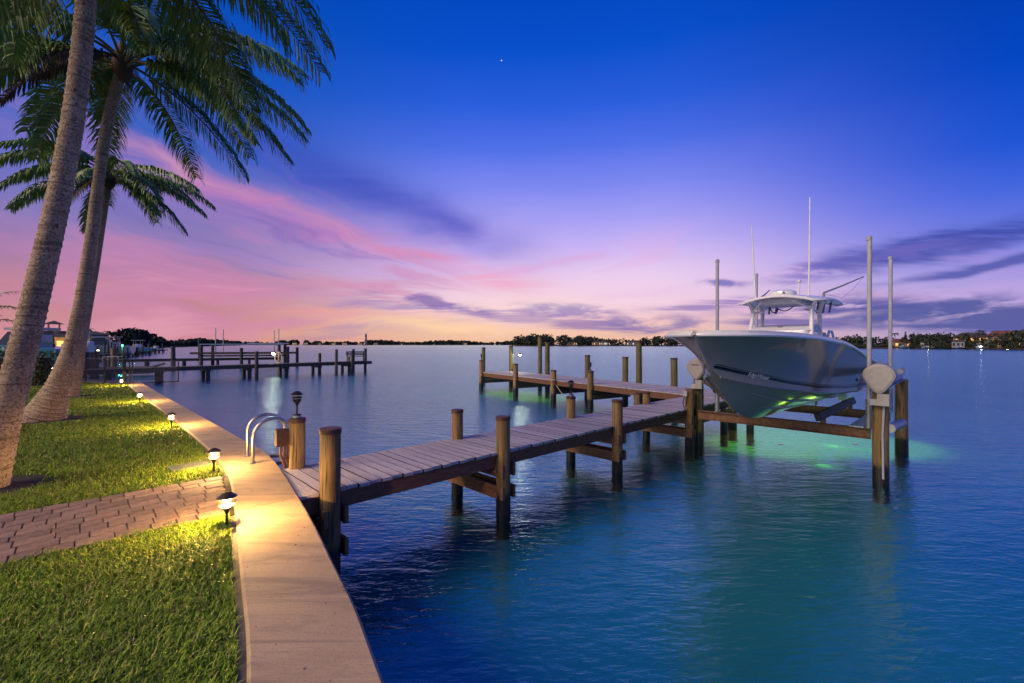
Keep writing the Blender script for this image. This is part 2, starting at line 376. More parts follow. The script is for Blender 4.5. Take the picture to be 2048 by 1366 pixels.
# ------------------------------------------------------------------ mesh helpers
class MB:
    def __init__(s): s.v = []; s.f = []
    def quadbox(s, c8):
        b = len(s.v); s.v += [tuple(p) for p in c8]
        for f in ((0,3,2,1),(4,5,6,7),(0,1,5,4),(1,2,6,5),(2,3,7,6),(3,0,4,7)): s.f.append(tuple(b+i for i in f))
        return s
    def box(s, x0, x1, y0, y1, z0, z1):
        return s.quadbox([(x0,y0,z0),(x1,y0,z0),(x1,y1,z0),(x0,y1,z0),(x0,y0,z1),(x1,y0,z1),(x1,y1,z1),(x0,y1,z1)])
    def cbox(s, c, size, M=None):
        hx, hy, hz = (v/2 for v in size); c = Vector(c); M = M or Matrix.Identity(3)
        return s.quadbox([c + M @ Vector(p) for p in ((-hx,-hy,-hz),(hx,-hy,-hz),(hx,hy,-hz),(-hx,hy,-hz),(-hx,-hy,hz),(hx,-hy,hz),(hx,hy,hz),(-hx,hy,hz))])
    def prism(s, poly, z0, z1):
        n = len(poly); b = len(s.v)
        s.v += [(p[0],p[1],z0) for p in poly] + [(p[0],p[1],z1) for p in poly]
        s.f.append(tuple(b+i for i in reversed(range(n)))); s.f.append(tuple(b+n+i for i in range(n)))
        for i in range(n): j = (i+1) % n; s.f.append((b+i, b+j, b+n+j, b+n+i))
        return s
    def tube(s, pts, rad, n=8, caps=True, closed=False):
        pts = [Vector(p) for p in pts]; m = len(pts)
        if not hasattr(rad, '__len__'): rad = [rad]*m
        b = len(s.v); up = None
        for i, p in enumerate(pts):
            if closed: t = pts[(i+1) % m] - pts[i-1]
            else: t = pts[min(i+1, m-1)] - pts[max(i-1, 0)]
            t.normalize()
            if up is None:
                up = Vector((0,0,1)) if abs(t.z) < .9 else Vector((1,0,0))
            a = t.cross(up).normalized(); up = a.cross(t).normalized()
            for q in range(n):
                th = 2*math.pi*q/n
                s.v.append(tuple(p + (a*math.cos(th) + up*math.sin(th))*rad[i]))
        for i in range(m if closed else m-1):
            for q in range(n):
                A = b + i*n + q; B = b + i*n + (q+1) % n; C = b + ((i+1) % m)*n + (q+1) % n; E_ = b + ((i+1) % m)*n + q
                s.f.append((A, E_, C, B))
        if caps and not closed:
            s.f.append(tuple(b+q for q in range(n))); s.f.append(tuple(b+(m-1)*n+q for q in reversed(range(n))))
        return s
    def lathe(s, prof, n=16, c=(0,0,0)):
        b = len(s.v)
        for r, z in prof:
            for q in range(n):
                th = 2*math.pi*q/n; s.v.append((c[0]+r*math.cos(th), c[1]+r*math.sin(th), c[2]+z))
        for i in range(len(prof)-1):
            for q in range(n):
                A = b+i*n+q; B = b+i*n+(q+1) % n; s.f.append((A, B, B+n, A+n))
        s.f.append(tuple(b+q for q in reversed(range(n)))); s.f.append(tuple(b+(len(prof)-1)*n+q for q in range(n)))
        return s
    def ring(s, prof, n=24, c=(0,0,0)):
        b = len(s.v); m = len(prof)
        for r, z in prof:
            for q in range(n):
                th = 2*math.pi*q/n; s.v.append((c[0]+r*math.cos(th), c[1]+r*math.sin(th), c[2]+z))
        for i in range(m):
            for q in range(n):
                A = b+i*n+q; B = b+i*n+(q+1) % n; C = b+((i+1) % m)*n+(q+1) % n; E_ = b+((i+1) % m)*n+q; s.f.append((A, B, C, E_))
        return s
    def mesh(s, name, m=None, smooth=False):
        me = bpy.data.meshes.new(name); me.from_pydata(s.v, [], s.f)
        if smooth:
            me.polygons.foreach_set('use_smooth', [True]*len(me.polygons))
            try: me.set_sharp_from_angle(angle=R(38))
            except Exception: pass
        if m: me.materials.append(MATS[m])
        me.update(); return me
    def build(s, name, m, parent=None, smooth=False, bevel=0.0):
        o = obj(name, s.mesh(name, m, smooth), parent)
        if bevel:
            bv = o.modifiers.new('bevel', 'BEVEL'); bv.width = bevel; bv.segments = 2; bv.limit_method = 'ANGLE'
        return o
def shaded_sides(me):
    # weathered top and ends; shade of the gaps painted dark on the joint faces
    me.materials.append(MATS['joint_shade'])
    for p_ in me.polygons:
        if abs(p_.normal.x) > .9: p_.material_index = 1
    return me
def obj(name, me, parent=None):
    o = bpy.data.objects.new(name, me); COL.objects.link(o)
    if parent: o.parent = parent
    return o
def tag(o, label=None, cat=None, group=None, kind=None):
    if label: o['label'] = label
    if cat: o['category'] = cat
    if group: o['group'] = group
    if kind: o['kind'] = kind
    return o
def thing(name, label, cat, loc=(0,0,0), rz=0.0, group=None):
    o = bpy.data.objects.new(name, None); COL.objects.link(o); o.empty_display_size = .1
    o.location = loc; o.rotation_euler = (0,0,rz)
    return tag(o, label, cat, group)
def copy_tree(o, parent=None):
    c = o.copy(); COL.objects.link(c)
    if parent: c.parent = parent
    for ch in list(o.children): copy_tree(ch, c)
    return c
def lamp(name, loc, energy, color, radius, parent=None):
    l = bpy.data.lights.new(name, 'POINT'); l.energy = energy; l.color = color; l.shadow_soft_size = radius
    o = bpy.data.objects.new(name, l); COL.objects.link(o); o.location = loc
    if parent: o.parent = parent
    return o
def lerp(a, b, t): return a + (b-a)*t
def interp(x, xs, ys): return float(np.interp(x, xs, ys))

# ------------------------------------------------------------------ setting: water, murk layer, land
CAPZ = .96; GZ = .93; DZ = .94
tag(MB().prism([(-6000,-40),(6000,-40),(6000,9000),(-6000,9000)], -.02, 0).build('water', 'water'), kind='structure')
# keep only the top face: the sheet is the surface of the river
wm = bpy.data.objects['water'].data; wm.clear_geometry()
wm.from_pydata([(-6000,-40,0),(6000,-40,0),(6000,9000,0),(-6000,9000,0)], [], [(0,1,2,3)])
murk_mesh = bpy.data.meshes.new('murk_layer'); murk_mesh.from_pydata([(-6000,-60,-.36),(6000,-60,-.36),(6000,9000,-.36),(-6000,9000,-.36)], [], [(0,1,2,3)])  # raised sheet standing in for scatter in murky water; catches the underwater glow
murk_mesh.materials.append(MATS['water_murk']); tag(obj('murk_layer', murk_mesh), kind='structure')

capR = [(-15.98,19.24),(-12.3,15.45),(-9.2,12.3),(-6.38,9.43),(-4.6,7.62),(-3.67,6.67),(-2.96,5.75),(-2.22,4.69),(-1.7,3.91),(-1.3,3.28),(-.96,2.75),(-.60,2.12),(.02,1.05),(.95,-.6),(2.2,-3.0)]
capL = [(-15.42,18.0),(-12.5,14.95),(-9.75,12.15),(-7.1,9.44),(-5.25,7.5),(-4.42,6.6),(-3.50,5.52),(-2.66,4.30),(-2.17,3.55),(-1.80,2.98),(-1.46,2.46),(-1.16,1.95),(-.55,.85),(.38,-.8),(1.6,-3.2)]
def dense(pl, n=6):
    # Catmull-Rom smoothing of the surveyed edge
    out = []
    P = [Vector((*p,0)) for p in pl]
    for i in range(len(P)-1):
        p0, p1, p2, p3 = P[max(i-1,0)], P[i], P[i+1], P[min(i+2,len(P)-1)]
        for q in range(n):
            t = q/n
            v = .5*((2*p1)+(p2-p0)*t+(2*p0-5*p1+4*p2-p3)*t*t+(3*p1-p0-3*p2+p3)*t**3)
            out.append((v.x, v.y))
    out.append(pl[-1]); return out
cR, cL = dense(capR), dense(capL)
# side strip: the seawall turns the corner and runs off along the neighbour's side
side_out = [(-16.2,19.45),(-20.6,21.6),(-34,27.0)]
side_in = [(-15.42,18.0),(-20.9,20.6),(-34.5,26.0)]

sw = thing('seawall', 'long curved beige concrete seawall running from the foreground to the gate', 'seawall', (0,0,0))
def cap_mesh(Lp, Rp, z0, z1, ch=.018):
    b = MB(); n = len(Lp)
    for (l, r) in zip(Lp, Rp):
        l = Vector(l); r = Vector(r); d = (r-l).normalized()
        b.v += [(l.x,l.y,z0),(l.x,l.y,z1-ch),((l+d*ch).x,(l+d*ch).y,z1),((r-d*ch).x,(r-d*ch).y,z1),(r.x,r.y,z1-ch),(r.x,r.y,z0)]
    for i in range(n-1):
        for q in range(6):
            a = i*6+q; c = i*6+(q+1) % 6; b.f.append((a, a+6, c+6, c))
    b.f.append(tuple(range(6))); b.f.append(tuple(reversed(range((n-1)*6, n*6))))
    return b
# cap cast in sections with joints at every few metres
cuts = [0, 18, 30, 42, len(cR)-1]
for a, b_ in zip(cuts[:-1], cuts[1:]):
    lp_, rp_ = list(cL[a:b_+1]), list(cR[a:b_+1])
    for q_ in (lp_, rp_):
        v_ = Vector(q_[-2])-Vector(q_[-1]); q_[-1] = tuple(Vector(q_[-1])+v_.normalized()*.014)
    cap_mesh(lp_, rp_, .70, CAPZ).build('cap_section', 'concrete', sw)
fb = MB()
for i in range(0, len(cR)-1):
    p, q = Vector(cR[i]), Vector(cR[i+1]); d = (q-p).normalized(); nrm = Vector((-d.y, d.x)); nrm = -nrm
    if nrm.dot(Vector(cL[i])-p) < 0: nrm = -nrm
    a, c = p+nrm*.10, q+nrm*.10; a2, c2 = p+nrm*.3, q+nrm*.3
    fb.quadbox([(a.x,a.y,-1.75),(c.x,c.y,-1.75),(c2.x,c2.y,-1.75),(a2.x,a2.y,-1.75),(a.x,a.y,.71),(c.x,c.y,.71),(c2.x,c2.y,.71),(a2.x,a2.y,.71)])
fb.build('wall_face', 'wall_concrete', sw)
# thin strip of set-back kerb that edges the lawn along the cap
kerb = MB()
for i in range(len(cL)-1):
    p, q = Vector(cL[i]), Vector(cL[i+1]); m1 = (p-Vector(cR[i])).normalized()*.045; m2 = (q-Vector(cR[i+1])).normalized()*.045
    kerb.quadbox([(p.x,p.y,.7),(q.x,q.y,.7),((q+m2).x,(q+m2).y,.7),((p+m1).x,(p+m1).y,.7),(p.x,p.y,CAPZ-.03),(q.x,q.y,CAPZ-.03),((q+m2).x,(q+m2).y,CAPZ-.035),((p+m1).x,(p+m1).y,CAPZ-.035)])
kerb.build('inner_ledge', 'wall_concrete', sw)
sw2 = thing('seawall', 'grey seawall strip closing the far side of the lawn behind the palms', 'seawall', (0,0,0))
cap_mesh(side_in, side_out, .66, .92).build('cap_section', 'wall_concrete', sw2)
b = MB(); b.prism([side_out[0], side_out[1], side_out[2], side_in[2], side_in[1], side_in[0]], -1.75, .655); b.build('wall_face', 'wall_concrete', sw2)

# lawn: one sheet up to the seawall; the path cuts through it
U = Vector((.717,.697)).normalized(); N_ = Vector((-U.y, U.x)); O2 = Vector((-2.27,4.75)); ANG = math.atan2(U.y, U.x)
def dk(s, w): p = O2 + U*s + N_*w; return (p.x, p.y)
lawn_poly = [cL[i] for i in range(0, len(cL), 2)] + [(1.6,-3.2),(1.0,-30),(-60,-30),(-60,40),(-34.5,26.0),(-20.9,20.6),(-15.42,18.0)]
lp = [(x + (-.05 if x > -30 else 0), y) for x, y in lawn_poly]
lm = bpy.data.meshes.new('lawn'); lm.from_pydata([(x,y,GZ) for x,y in lp], [], [tuple(range(len(lp)))[::-1]])
lm.materials.append(MATS['thatch']); tag(obj('lawn', lm), kind='structure')
b = MB(); b.prism([(x,y) for x,y in lp][::-1], -1.7, GZ-.02); o = b.build('ground', 'soil'); tag(o, kind='structure')

# paver path in the dock frame, s from -7 to the cap, w 0..1.38
path = thing('paver_path', None, None, (O2.x, O2.y, 0), ANG); tag(path, kind='structure')
PW0, PW1 = -.04, 1.40
pb = MB(); pb.prism([(-8,PW0-.03),(-.55,PW0-.03),(-.32,PW1+.03),(-8,PW1+.03)], GZ-.03, GZ+.008); pb.build('joint_sand', 'soil', path)
def cap_s(w):
    # s of the lawn edge of the cap at dock ordinate w
    best = None
    for i in range(len(cL)-1):
        a = Vector(cL[i])-O2; c = Vector(cL[i+1])-O2
        wa, wc = a.dot(N_), c.dot(N_)
        if (wa-w)*(wc-w) <= 0 and abs(wa-wc) > 1e-6:
            t = (w-wa)/(wc-wa); sv = lerp(a.dot(U), c.dot(U), t)
            if best is None or sv > best: best = sv
    return best
rows = [.18,.18,.18,.15,.18,.18,.18,.15,.18]; w = PW0; sc_ = 1.44/sum(rows); shared = {}
for ri_, rw in enumerate(rows):
    rw *= sc_; lim = min(cap_s(w+.02) or -.5, cap_s(w+rw-.02) or -.5) - .055
    s = lim
    while s > -7:
        L = random.choice([.15,.18,.24,.18,.24]); key = (round(rw,3), L)
        if key not in shared:
            g = .0028; c_ = .005; mb = MB()
            x0, x1, y0, y1 = -L/2+g, L/2-g, -rw/2+g, rw/2-g
            mb.v = [(x0,y0,-.05),(x1,y0,-.05),(x1,y1,-.05),(x0,y1,-.05),(x0,y0,0),(x1,y0,0),(x1,y1,0),(x0,y1,0),(x0+c_,y0+c_,.008),(x1-c_,y0+c_,.008),(x1-c_,y1-c_,.008),(x0+c_,y1-c_,.008)]
            mb.f = [(0,1,5,4),(1,2,6,5),(2,3,7,6),(3,0,4,7),(4,5,9,8),(5,6,10,9),(6,7,11,10),(7,4,8,11),(8,9,10,11)]
            shared[key] = mb.mesh('paver', 'paver')
        p = obj('paver', shared[key], path); p.location = (s-L/2, w+rw/2, GZ+.018+random.uniform(-.002,.002))
        p.rotation_euler = (random.uniform(-.012,.012), random.uniform(-.012,.012), random.uniform(-.012,.012))
        s -= L
    w += rw

# ------------------------------------------------------------------ grass blades (one mass)
def inside_path(x, y):
    s_ = (x-O2.x)*U.x + (y-O2.y)*U.y; w_ = (x-O2.x)*N_.x + (y-O2.y)*N_.y
    wob = .035*np.sin(s_*9)+.03*np.sin(s_*23+1)
    return (w_ > PW0+.03+wob) & (w_ < PW1-.0+wob) & (s_ < .2)
from numpy import interp as npi
eL = np.array(cL)[::-1]
TR = [(-6.03,5.05,.30),(-10.06,9.6,.42),(-13.6,13.9,.25)]
def blades(n, y0, y1, hmin, hmax, wid):
    y = RNG.uniform(y0, y1, n)
    xe = npi(y, eL[:,1], eL[:,0]) - .055
    xl = -1.25*y - 1.2
    x = xe + (xl-xe)*RNG.uniform(0, 1, n)
    keep = (x < xe) & ~inside_path(x, y)
    far_line = 18.0 + (-15.42 - x)*.47
    keep &= y < np.where(x < -15.42, far_line, 99) - .1
    for tx, ty, tr in TR:
        d = np.hypot((x-tx)*1.0-.12, y-ty); keep &= d > tr + .12 + .15*RNG.random(n)
    x, y = x[keep], y[keep]; n = len(x)
    h = RNG.uniform(hmin, hmax, n); a = RNG.uniform(0, 2*np.pi, n); lean = RNG.uniform(.2, 1.25, n)*h; wd = wid*RNG.uniform(.7, 1.3, n)
    ca, sa = np.cos(a), np.sin(a); px, py = -sa*wd/2, ca*wd/2
    V = np.zeros((n, 5, 3)); z0 = GZ - .004
    V[:,0] = np.stack([x-px, y-py, np.full(n, z0)], 1); V[:,1] = np.stack([x+px, y+py, np.full(n, z0)], 1)
    mx, my, mz = x+ca*lean*.35, y+sa*lean*.35, z0+h*.62
    V[:,2] = np.stack([mx+px*.8, my+py*.8, mz], 1); V[:,3] = np.stack([mx-px*.8, my-py*.8, mz], 1)
    V[:,4] = np.stack([x+ca*lean, y+sa*lean, z0+h*RNG.uniform(.7,1,n)], 1)
    return V
parts_ = [blades(66000,1.3,3.0,.020,.060,.0064), blades(76000,3.0,5.0,.020,.056,.0070), blades(62000,5.0,8.5,.03,.06,.009), blades(52000,8.5,13,.03,.06,.014), blades(40000,13,23,.03,.065,.022)]
V = np.concatenate(parts_); nb = len(V)
gm = bpy.data.meshes.new('grass'); gm.vertices.add(nb*5); gm.vertices.foreach_set('co', V.reshape(-1).astype(np.float32))
idx = np.arange(nb)[:,None]*5
loops = np.concatenate([idx+np.array([[0,1,2,3]]), idx+np.array([[3,2,4]])], 1).reshape(-1)
gm.loops.add(nb*7); gm.loops.foreach_set('vertex_index', loops.astype(np.int32))
ls = (np.arange(nb)[:,None]*7 + np.array([[0,4]])).reshape(-1); gm.polygons.add(nb*2)
gm.polygons.foreach_set('loop_start', ls.astype(np.int32))
gm.update(calc_edges=True); gm.validate(); gm.materials.append(MATS['grass_blade'])
tag(obj('grass', gm), 'thick green lawn grass left of the seawall', 'grass', kind='stuff')

# ------------------------------------------------------------------ path lamps
def make_lamp(lit, name='path_light', label='', cat='lamp', group=None):
    t = thing(name, label, cat, (0,0,0), 0, group)
    MB().lathe([(.052,0),(.055,.006),(.050,.014),(.018,.017)], 20).build('base', 'bronze' if lit else 'black_metal', t, True)
    MB().tube([(0,0,.012),(0,0,.14)], .0115, 10).build('stem', 'black_metal', t, True)
    MB().lathe([(.012,.12),(.018,.135),(.021,.15),(.036,.168),(.044,.178),(.044,.183),(.02,.184)], 20).build('socket_cup', 'black_metal', t, True)
    MB().lathe([(.030,.186),(.034,.192),(.034,.276),(.030,.282)], 16).build('lens', 'lamp_lit' if lit else 'lamp_glass_off', t, True)
    for z, r in ((.197,.064),(.231,.074)):
        MB().ring([(.036,z+.012),(r,z-.003),(r+.001,z),(.036,z+.015)], 24).build('louvre', 'bronze' if lit else 'black_metal', t, True)
    roof = MB().lathe([(.079,.270),(.081,.273),(.056,.292),(.036,.309),(.014,.317),(.006,.318)], 24).build('roof', 'bronze' if lit else 'black_metal', t, True)
    for a in (0, 2.1, 4.2):
        c, s = .05*math.cos(a), .05*math.sin(a)
        MB().tube([(c,s,.18),(c,s,.285)], .003, 6).build('rod', 'black_metal', t)
    return t
LAMPCOL = (1.0,.56,.16)
L5 = [((-2.54,3.99), 1.0, 'lit path light beside the brick path, the largest and nearest one'),
      ((-3.78,5.68), 1.0, 'lit path light on the grass corner opposite the steel ladder'),
      ((-6.56,8.63), 1.0, 'third lit path light along the lawn, halfway down the seawall'),
      ((-10.22,12.30), 1.0, 'fourth lit path light along the seawall, one before the gate'),
      ((-15.0,17.2), 1.0, 'small lit path light at the foot of the chain-link gate')]
proto = None
for i, ((x, y), e, lab) in enumerate(L5):
    t = make_lamp(True, label=lab, group='lit path lights along the seawall') if proto is None else copy_tree(proto)
    if proto is None: proto = t
    t.location = (x, y, GZ); t['label'] = lab; t.rotation_euler = (0, 0, random.random()*6)
for i, ((x, y), e, lab) in enumerate(L5):
    lamp('bulb', (x, y, GZ+.257), 230, LAMPCOL, .022)

# ------------------------------------------------------------------ docks
def pile(parent, s, w, top, r=.105, m='pile_wood', cap=True, bottom=-1.75, lean=(0,0), name='pile', n=16):
    b = MB(); pts = []; rad = []
    hgt = top-bottom; kk = 7
    ph = random.random()*6
    for i in range(kk+1):
        t = i/kk; pts.append((s+lean[0]*(t-1)+.006*math.sin(ph+5*t), w+lean[1]*(t-1)+.006*math.cos(ph+4*t), bottom+hgt*t)); rad.append(r*(1.07-.10*t)*(1+random.uniform(-.015,.015)))
    p = b.tube(pts, rad, n).build(name, m, parent, True)
    if cap:
        MB().lathe([(r*1.0,-.045),(r*1.05,-.045),(r*1.06,.004),(r*.98,.012),(0.01,.014)], 18, (s+.006*math.sin(ph+5), w+.006*math.cos(ph+4), top)).build('pile_cap', 'cap_metal', p, True)
    return p
def bent(parent, s, w0, w1, low=.36, up=.66, m='beam_wood', ext=.13, sides=(-1,1), th=.045, hh=.19, upper=True):
    for sd in sides:
        x = s + sd*.115
        if upper: MB().box(x-th/2, x+th/2, w0-ext, w1+ext, up-hh/2, up+hh/2).build('cross_beam', m, parent, bevel=.004)
        MB().box(x-th/2, x+th/2, w0-ext, w1+ext, low-hh/2, low+hh/2).build('cross_brace', m, parent, bevel=.004)
        for ww in (w0, w1):
            for zz in ((up, low) if upper else (low,)):
                MB().tube([(x+sd*(th/2-.004), ww, zz),(x+sd*(th/2+.02), ww, zz)], .013, 8).build('bolt', 'galv', parent)

dock = thing('dock', 'main wooden walkway dock leading from the seawall out to the boat lift', 'dock', (O2.x,O2.y,0), ANG)
WD = 1.23; PITCH = .146; BW = .133
bdm = []
for q in range(4):
    mb = MB(); mb.box(-BW/2, BW/2, -.018+.006*q*(-1)**q, WD+.02-.005*q*(-1)**q, -.038, 0)
    bdm.append(shaded_sides(mb.mesh('deck_board', 'deck_wood')))
s = .02 + PITCH/2 + .20; LEN = 12.1
nb_ = 0
# the first two boards are cut to the angle of the cap
for (a0, a1, b0_, b1_) in ((-.022,.068,.195,.212),):
    mb = MB(); mb.prism([(a0,-.018),(a1+.004,-.018),(b1_+.002,WD+.02),(b0_+.010,WD+.02)], DZ-.038, DZ); mb.build('deck_board', 'deck_wood', dock)
mb = MB(); mb.prism([(.078,-.018),(.214,-.018),(.222,WD+.02),(.222-.006,WD+.02)], DZ-.038, DZ); mb.build('deck_board', 'deck_wood', dock)
s = .222 + .012 + BW/2
while s < LEN:
    o = obj('deck_board', bdm[nb_ % 4], dock); o.location = (s, random.uniform(-.004,.004), DZ + random.uniform(-.003,.003))
    o.rotation_euler = (random.uniform(-.002,.002), random.uniform(-.01,.01), random.uniform(-.003,.003)); s += PITCH; nb_ += 1
for yy in (.03, .60, 1.16):
    for xa, xb in ((.02 if yy < .1 else (.13 if yy < .9 else .22), 6.1), (6.105, LEN)):
        MB().box(xa, xb, yy, yy+.045, DZ-.04-.20, DZ-.042).build('stringer', 'fascia_wood', dock, bevel=.003)
PB = [.33, 2.95, 6.08, 9.35]
NT_ = [1.62, 1.46, 1.44, 1.44]; FT_ = [1.58, 1.43, 1.40, 1.26]
for i, s in enumerate(PB):
    pile(dock, s, -.03, NT_[i], .108 if i else .112, cap=(i != 3))
    pile(dock, s+.06, WD-.04, FT_[i], .10, cap=True)
    bent(dock, s+.03, 0.0, WD-.02, low=.33 if i else .30)
pile(dock, 9.72, -.10, 1.86, .12, 'pile_green', cap=False)
# extra inner piles under the platform corner
pile(dock, 11.6, -.02, .72, .10, cap=False); pile(dock, 12.3, -.5, .70, .10, cap=False)
MB().box(9.85, 12.0, -.06, -.015, .50, .68).build('cross_beam', 'beam_wood', dock)

V2 = Vector((.536,-.844)).normalized(); P0 = Vector((-1.77,26.15)); M2 = Vector((-V2.y, V2.x))
plat = thing('dock', 'far wooden dock platform with tall mooring piles, joined to the end of the walkway', 'dock', (P0.x,P0.y,0), math.atan2(V2.y, V2.x))
WP = 2.0; mb = MB(); mb.box(-BW/2, BW/2, 0, WP, -.038, 0); bm2 = shaded_sides(mb.mesh('deck_board', 'deck_wood'))
s = .07; cutL = 15.0
while s < cutL:
    o = obj('deck_board', bm2, plat); o.location = (s, random.uniform(-.01,.01), DZ-.002+random.uniform(-.003,.003)); s += PITCH
for yy in (.03, .97, WP-.08):
    MB().box(0, cutL, yy, yy+.045, DZ-.25, DZ-.044).build('stringer', 'fascia_wood', plat)
MB().box(-.045, -.002, .02, WP-.02, DZ-.25, DZ-.044).build('stringer', 'fascia_wood', plat)
for t_, nt_, ft_ in ((.05,1.62,2.47),(3.73,1.55,2.66),(6.9,1.38,2.03),(9.34,1.46,2.0),(11.85,.80,2.02)):
    pile(plat, t_, -.05, nt_, .13, cap=True, n=12)
    pile(plat, t_-.1, WP+.06, ft_, .13, 'pile_green', cap=True, n=12)
    bent(plat, t_, 0, WP, low=.40, up=.62, m='dark_wood')
pile(plat, 2.55, WP+.35, 2.98, .12, 'pile_green', n=12)
pile(plat, 9.6, WP+.5, 2.68, .13, 'pile_green', n=12)
mp = thing('mooring_pile', 'tall mooring pile standing alone beyond the far end of the dock platform', 'pile', (-1.95,30.6,0))
pile(mp, 0, 0, 2.34, .13, 'pile_green', n=12)

# lamps standing on piles (not lit)
def pile_light(x, y, z, label):
    t = make_lamp(False, 'pile_light', label, 'lamp', 'unlit lights on dock piles'); t.location = (x, y, z)
    MB().lathe([(.05,-.035),(.055,-.03),(.05,.0),(.03,.003)], 14).build('mount_block', 'galv', t, True)
    for ch in t.children:
        if ch.name.startswith('lens'): pass
    return t
x, y = dk(PB[0]+.06, WD-.04); pile_light(x, y, FT_[0]+.05, 'black unlit pagoda light on the pile beside the ladder')
x, y = dk(PB[2]+.06, WD-.04); pile_light(x, y, FT_[2]+.05, 'black unlit pagoda light on the short pile midway along the walkway')
def pp(s, w): p = P0 + V2*s + M2*w; return (p.x, p.y)
x, y = pp(.05,-.05); pile_light(x, y, 1.67, 'tiny dark light on the pile at the outer end of the far platform')
x, y = pp(9.34,-.05); pile_light(x, y, 1.51, 'small dark light on the near-side pile in the middle of the far platform')

# electrical box with conduits on the lamp pile
x, y = dk(PB[0]-.10, WD+.0)
eb = thing('electrical_box', 'dark brown outdoor electrical box with two conduits fixed to the lamp pile', 'electrical box', (x, y, 0), ANG)
MB().box(-.075, .06, -.02, .10, 1.24, 1.46).build('box_body', 'cap_metal', eb, bevel=.012)
MB().box(-.085, .066, -.03, -.02, 1.25, 1.47).build('box_lid', 'cap_metal', eb, bevel=.005)
for xx in (-.02, .03):
    MB().tube([(xx,.03,1.245),(xx,.03,1.12),(xx+.05,.04,.99),(xx+.05,.04,.8)], .016, 8).build('conduit', 'fascia_wood', eb, True)

# dock flood light on the far platform pile
bx, by = pp(-.05, WP+.06)
fl_ = thing('dock_floodlight', 'bright white lamp on a bent arm fixed to a tall platform pile', 'lamp', (bx, by, 0))
MB().tube([(0.1,-.1,1.75),(.16,-.16,1.98),(.3,-.3,2.06),(.46,-.40,2.03),(.52,-.44,1.99)], .018, 8).build('arm', 'galv', fl_, True)
MB().lathe([(.02,.10),(.05,.08),(.10,0),(.105,-.005),(.095,-.004)][::-1], 14, (.54,-.46,1.93)).build('shade', 'galv', fl_, True)
MB().lathe([(.01,-.05),(.05,-.03),(.06,.0),(.04,.03),(.01,.04)], 12, (.54,-.46,1.92)).build('globe', 'lamp_white', fl_, True)
lamp('bulb', (bx+.54, by-.46, 1.80), 45, (1.0,.92,.66), .06)
# rope on platform pile
x, y = pp(6.9,-.05)
rp = thing('mooring_rope', 'pale mooring rope looped round a platform pile and trailing to the water', 'rope', (x, y, 0))
MB().tube([(.16*math.cos(a), .16*math.sin(a), .95+.02*math.sin(3*a)) for a in np.linspace(0,2*math.pi,18)[:-1]], .022, 6, closed=True).build('loop', 'rope', rp, True)
MB().tube([(.1,-.12,.72),(.3,-.2,.42),(.6,-.25,.12),(.75,-.3,-.05)], .016, 6).build('tail', 'rope', rp, True)

# swim ladder on the cap
lx, ly = -3.61, 6.25
la = thing('dock_ladder', 'polished steel pool-style ladder hooped over the edge of the seawall', 'ladder', (lx, ly, 0), math.atan2(.62,.78))
for yy in (-.24, .24):
    pts = [(-.04,yy,CAPZ)] + [(-.04,yy,CAPZ+.33)]
    for a in np.linspace(math.pi, 0, 13): pts.append((.205+.245*math.cos(a), yy, CAPZ+.34+.235*math.sin(a)))
    pts += [(.45,yy,CAPZ+.2),(.45,yy,.3),(.45,yy,-.9)]
    MB().tube(pts, .021, 12).build('rail', 'steel', la, True)
    MB().lathe([(.04,0),(.042,.006),(.03,.012)], 14, (-.04,yy,CAPZ)).build('foot_plate', 'steel', la, True)
    MB().cbox((.35,yy,CAPZ-.05), (.2,.03,.05)).build('bracket', 'galv', la)
    MB().tube([(.52,yy+.03,-1.0),(.52,yy+.03,1.18)], .035, 10).build('fender_pipe', 'fascia_wood', la, True)
for zz in (.72,.46,.2,-.1):
    MB().box(.42,.50,-.24,.24,zz-.012,zz+.012).build('rung', 'galv', la)
MB().tube([(.45,-.24,1.22),(.40,-.05,1.10),(.36,.08,1.0),(.40,.2,1.17),(.45,.24,1.2)], .005, 5).build('cable', 'rubber', la)

# flat utility cover in the grass
uc = MB().box(-.24,.24,-.16,.16,GZ-.02,GZ+.035).build('utility_cover', 'utility', bevel=.01)
uc.location = (-4.25,5.93,0); uc.rotation_euler = (0,0,ANG+.1); tag(uc, 'flat grey utility cover set in the grass beside the second path light', 'utility cover')

# ------------------------------------------------------------------ boat lift
WB = -2.1     # boat axis ordinate
lift = thing('boat_lift', 'four-pile boat lift with brown cradle beams holding the white boat', 'boat lift', (O2.x,O2.y,0), ANG)
pile(lift, 9.0, -3.80, 1.72, .125, 'pile_wood', cap=False)
pile(lift, 12.47, -3.80, 1.72, .125, 'pile_wood', cap=False)
pile(lift, 12.6, .10, 1.72, .125, 'pile_wood', cap=False)
def ibeam(parent, a, b_, h, w_, name, m):
    a, b_ = Vector(a), Vector(b_); d = (b_-a).normalized(); side = d.cross(Vector((0,0,1))).normalized(); mb = MB(); L = (b_-a).length
    M = Matrix((d, side, Vector((0,0,1)))).transposed(); c = (a+b_)/2
    mb.cbox(c+Vector((0,0,h/2-.006)), (L,w_,.012), M); mb.cbox(c-Vector((0,0,h/2-.006)), (L,w_,.012), M); mb.cbox(c, (L,.012,h-.025), M)
    return mb.build(name, m, parent)
mat('rust_beam', (.20,.10,.05), .7, col2=(.11,.055,.03), nscale=14, bump=.3)
ibeam(lift, (9.28,-.28,.84), (9.28,-3.62,.84), .20, .14, 'cradle_beam', 'rust_beam')
ibeam(lift, (12.2,-.28,.84), (12.2,-3.62,.84), .20, .14, 'cradle_beam', 'rust_beam')
ibeam(lift, (8.85,-3.80,1.80), (12.65,-3.80,1.80), .16, .13, 'top_beam', 'alu_beam')
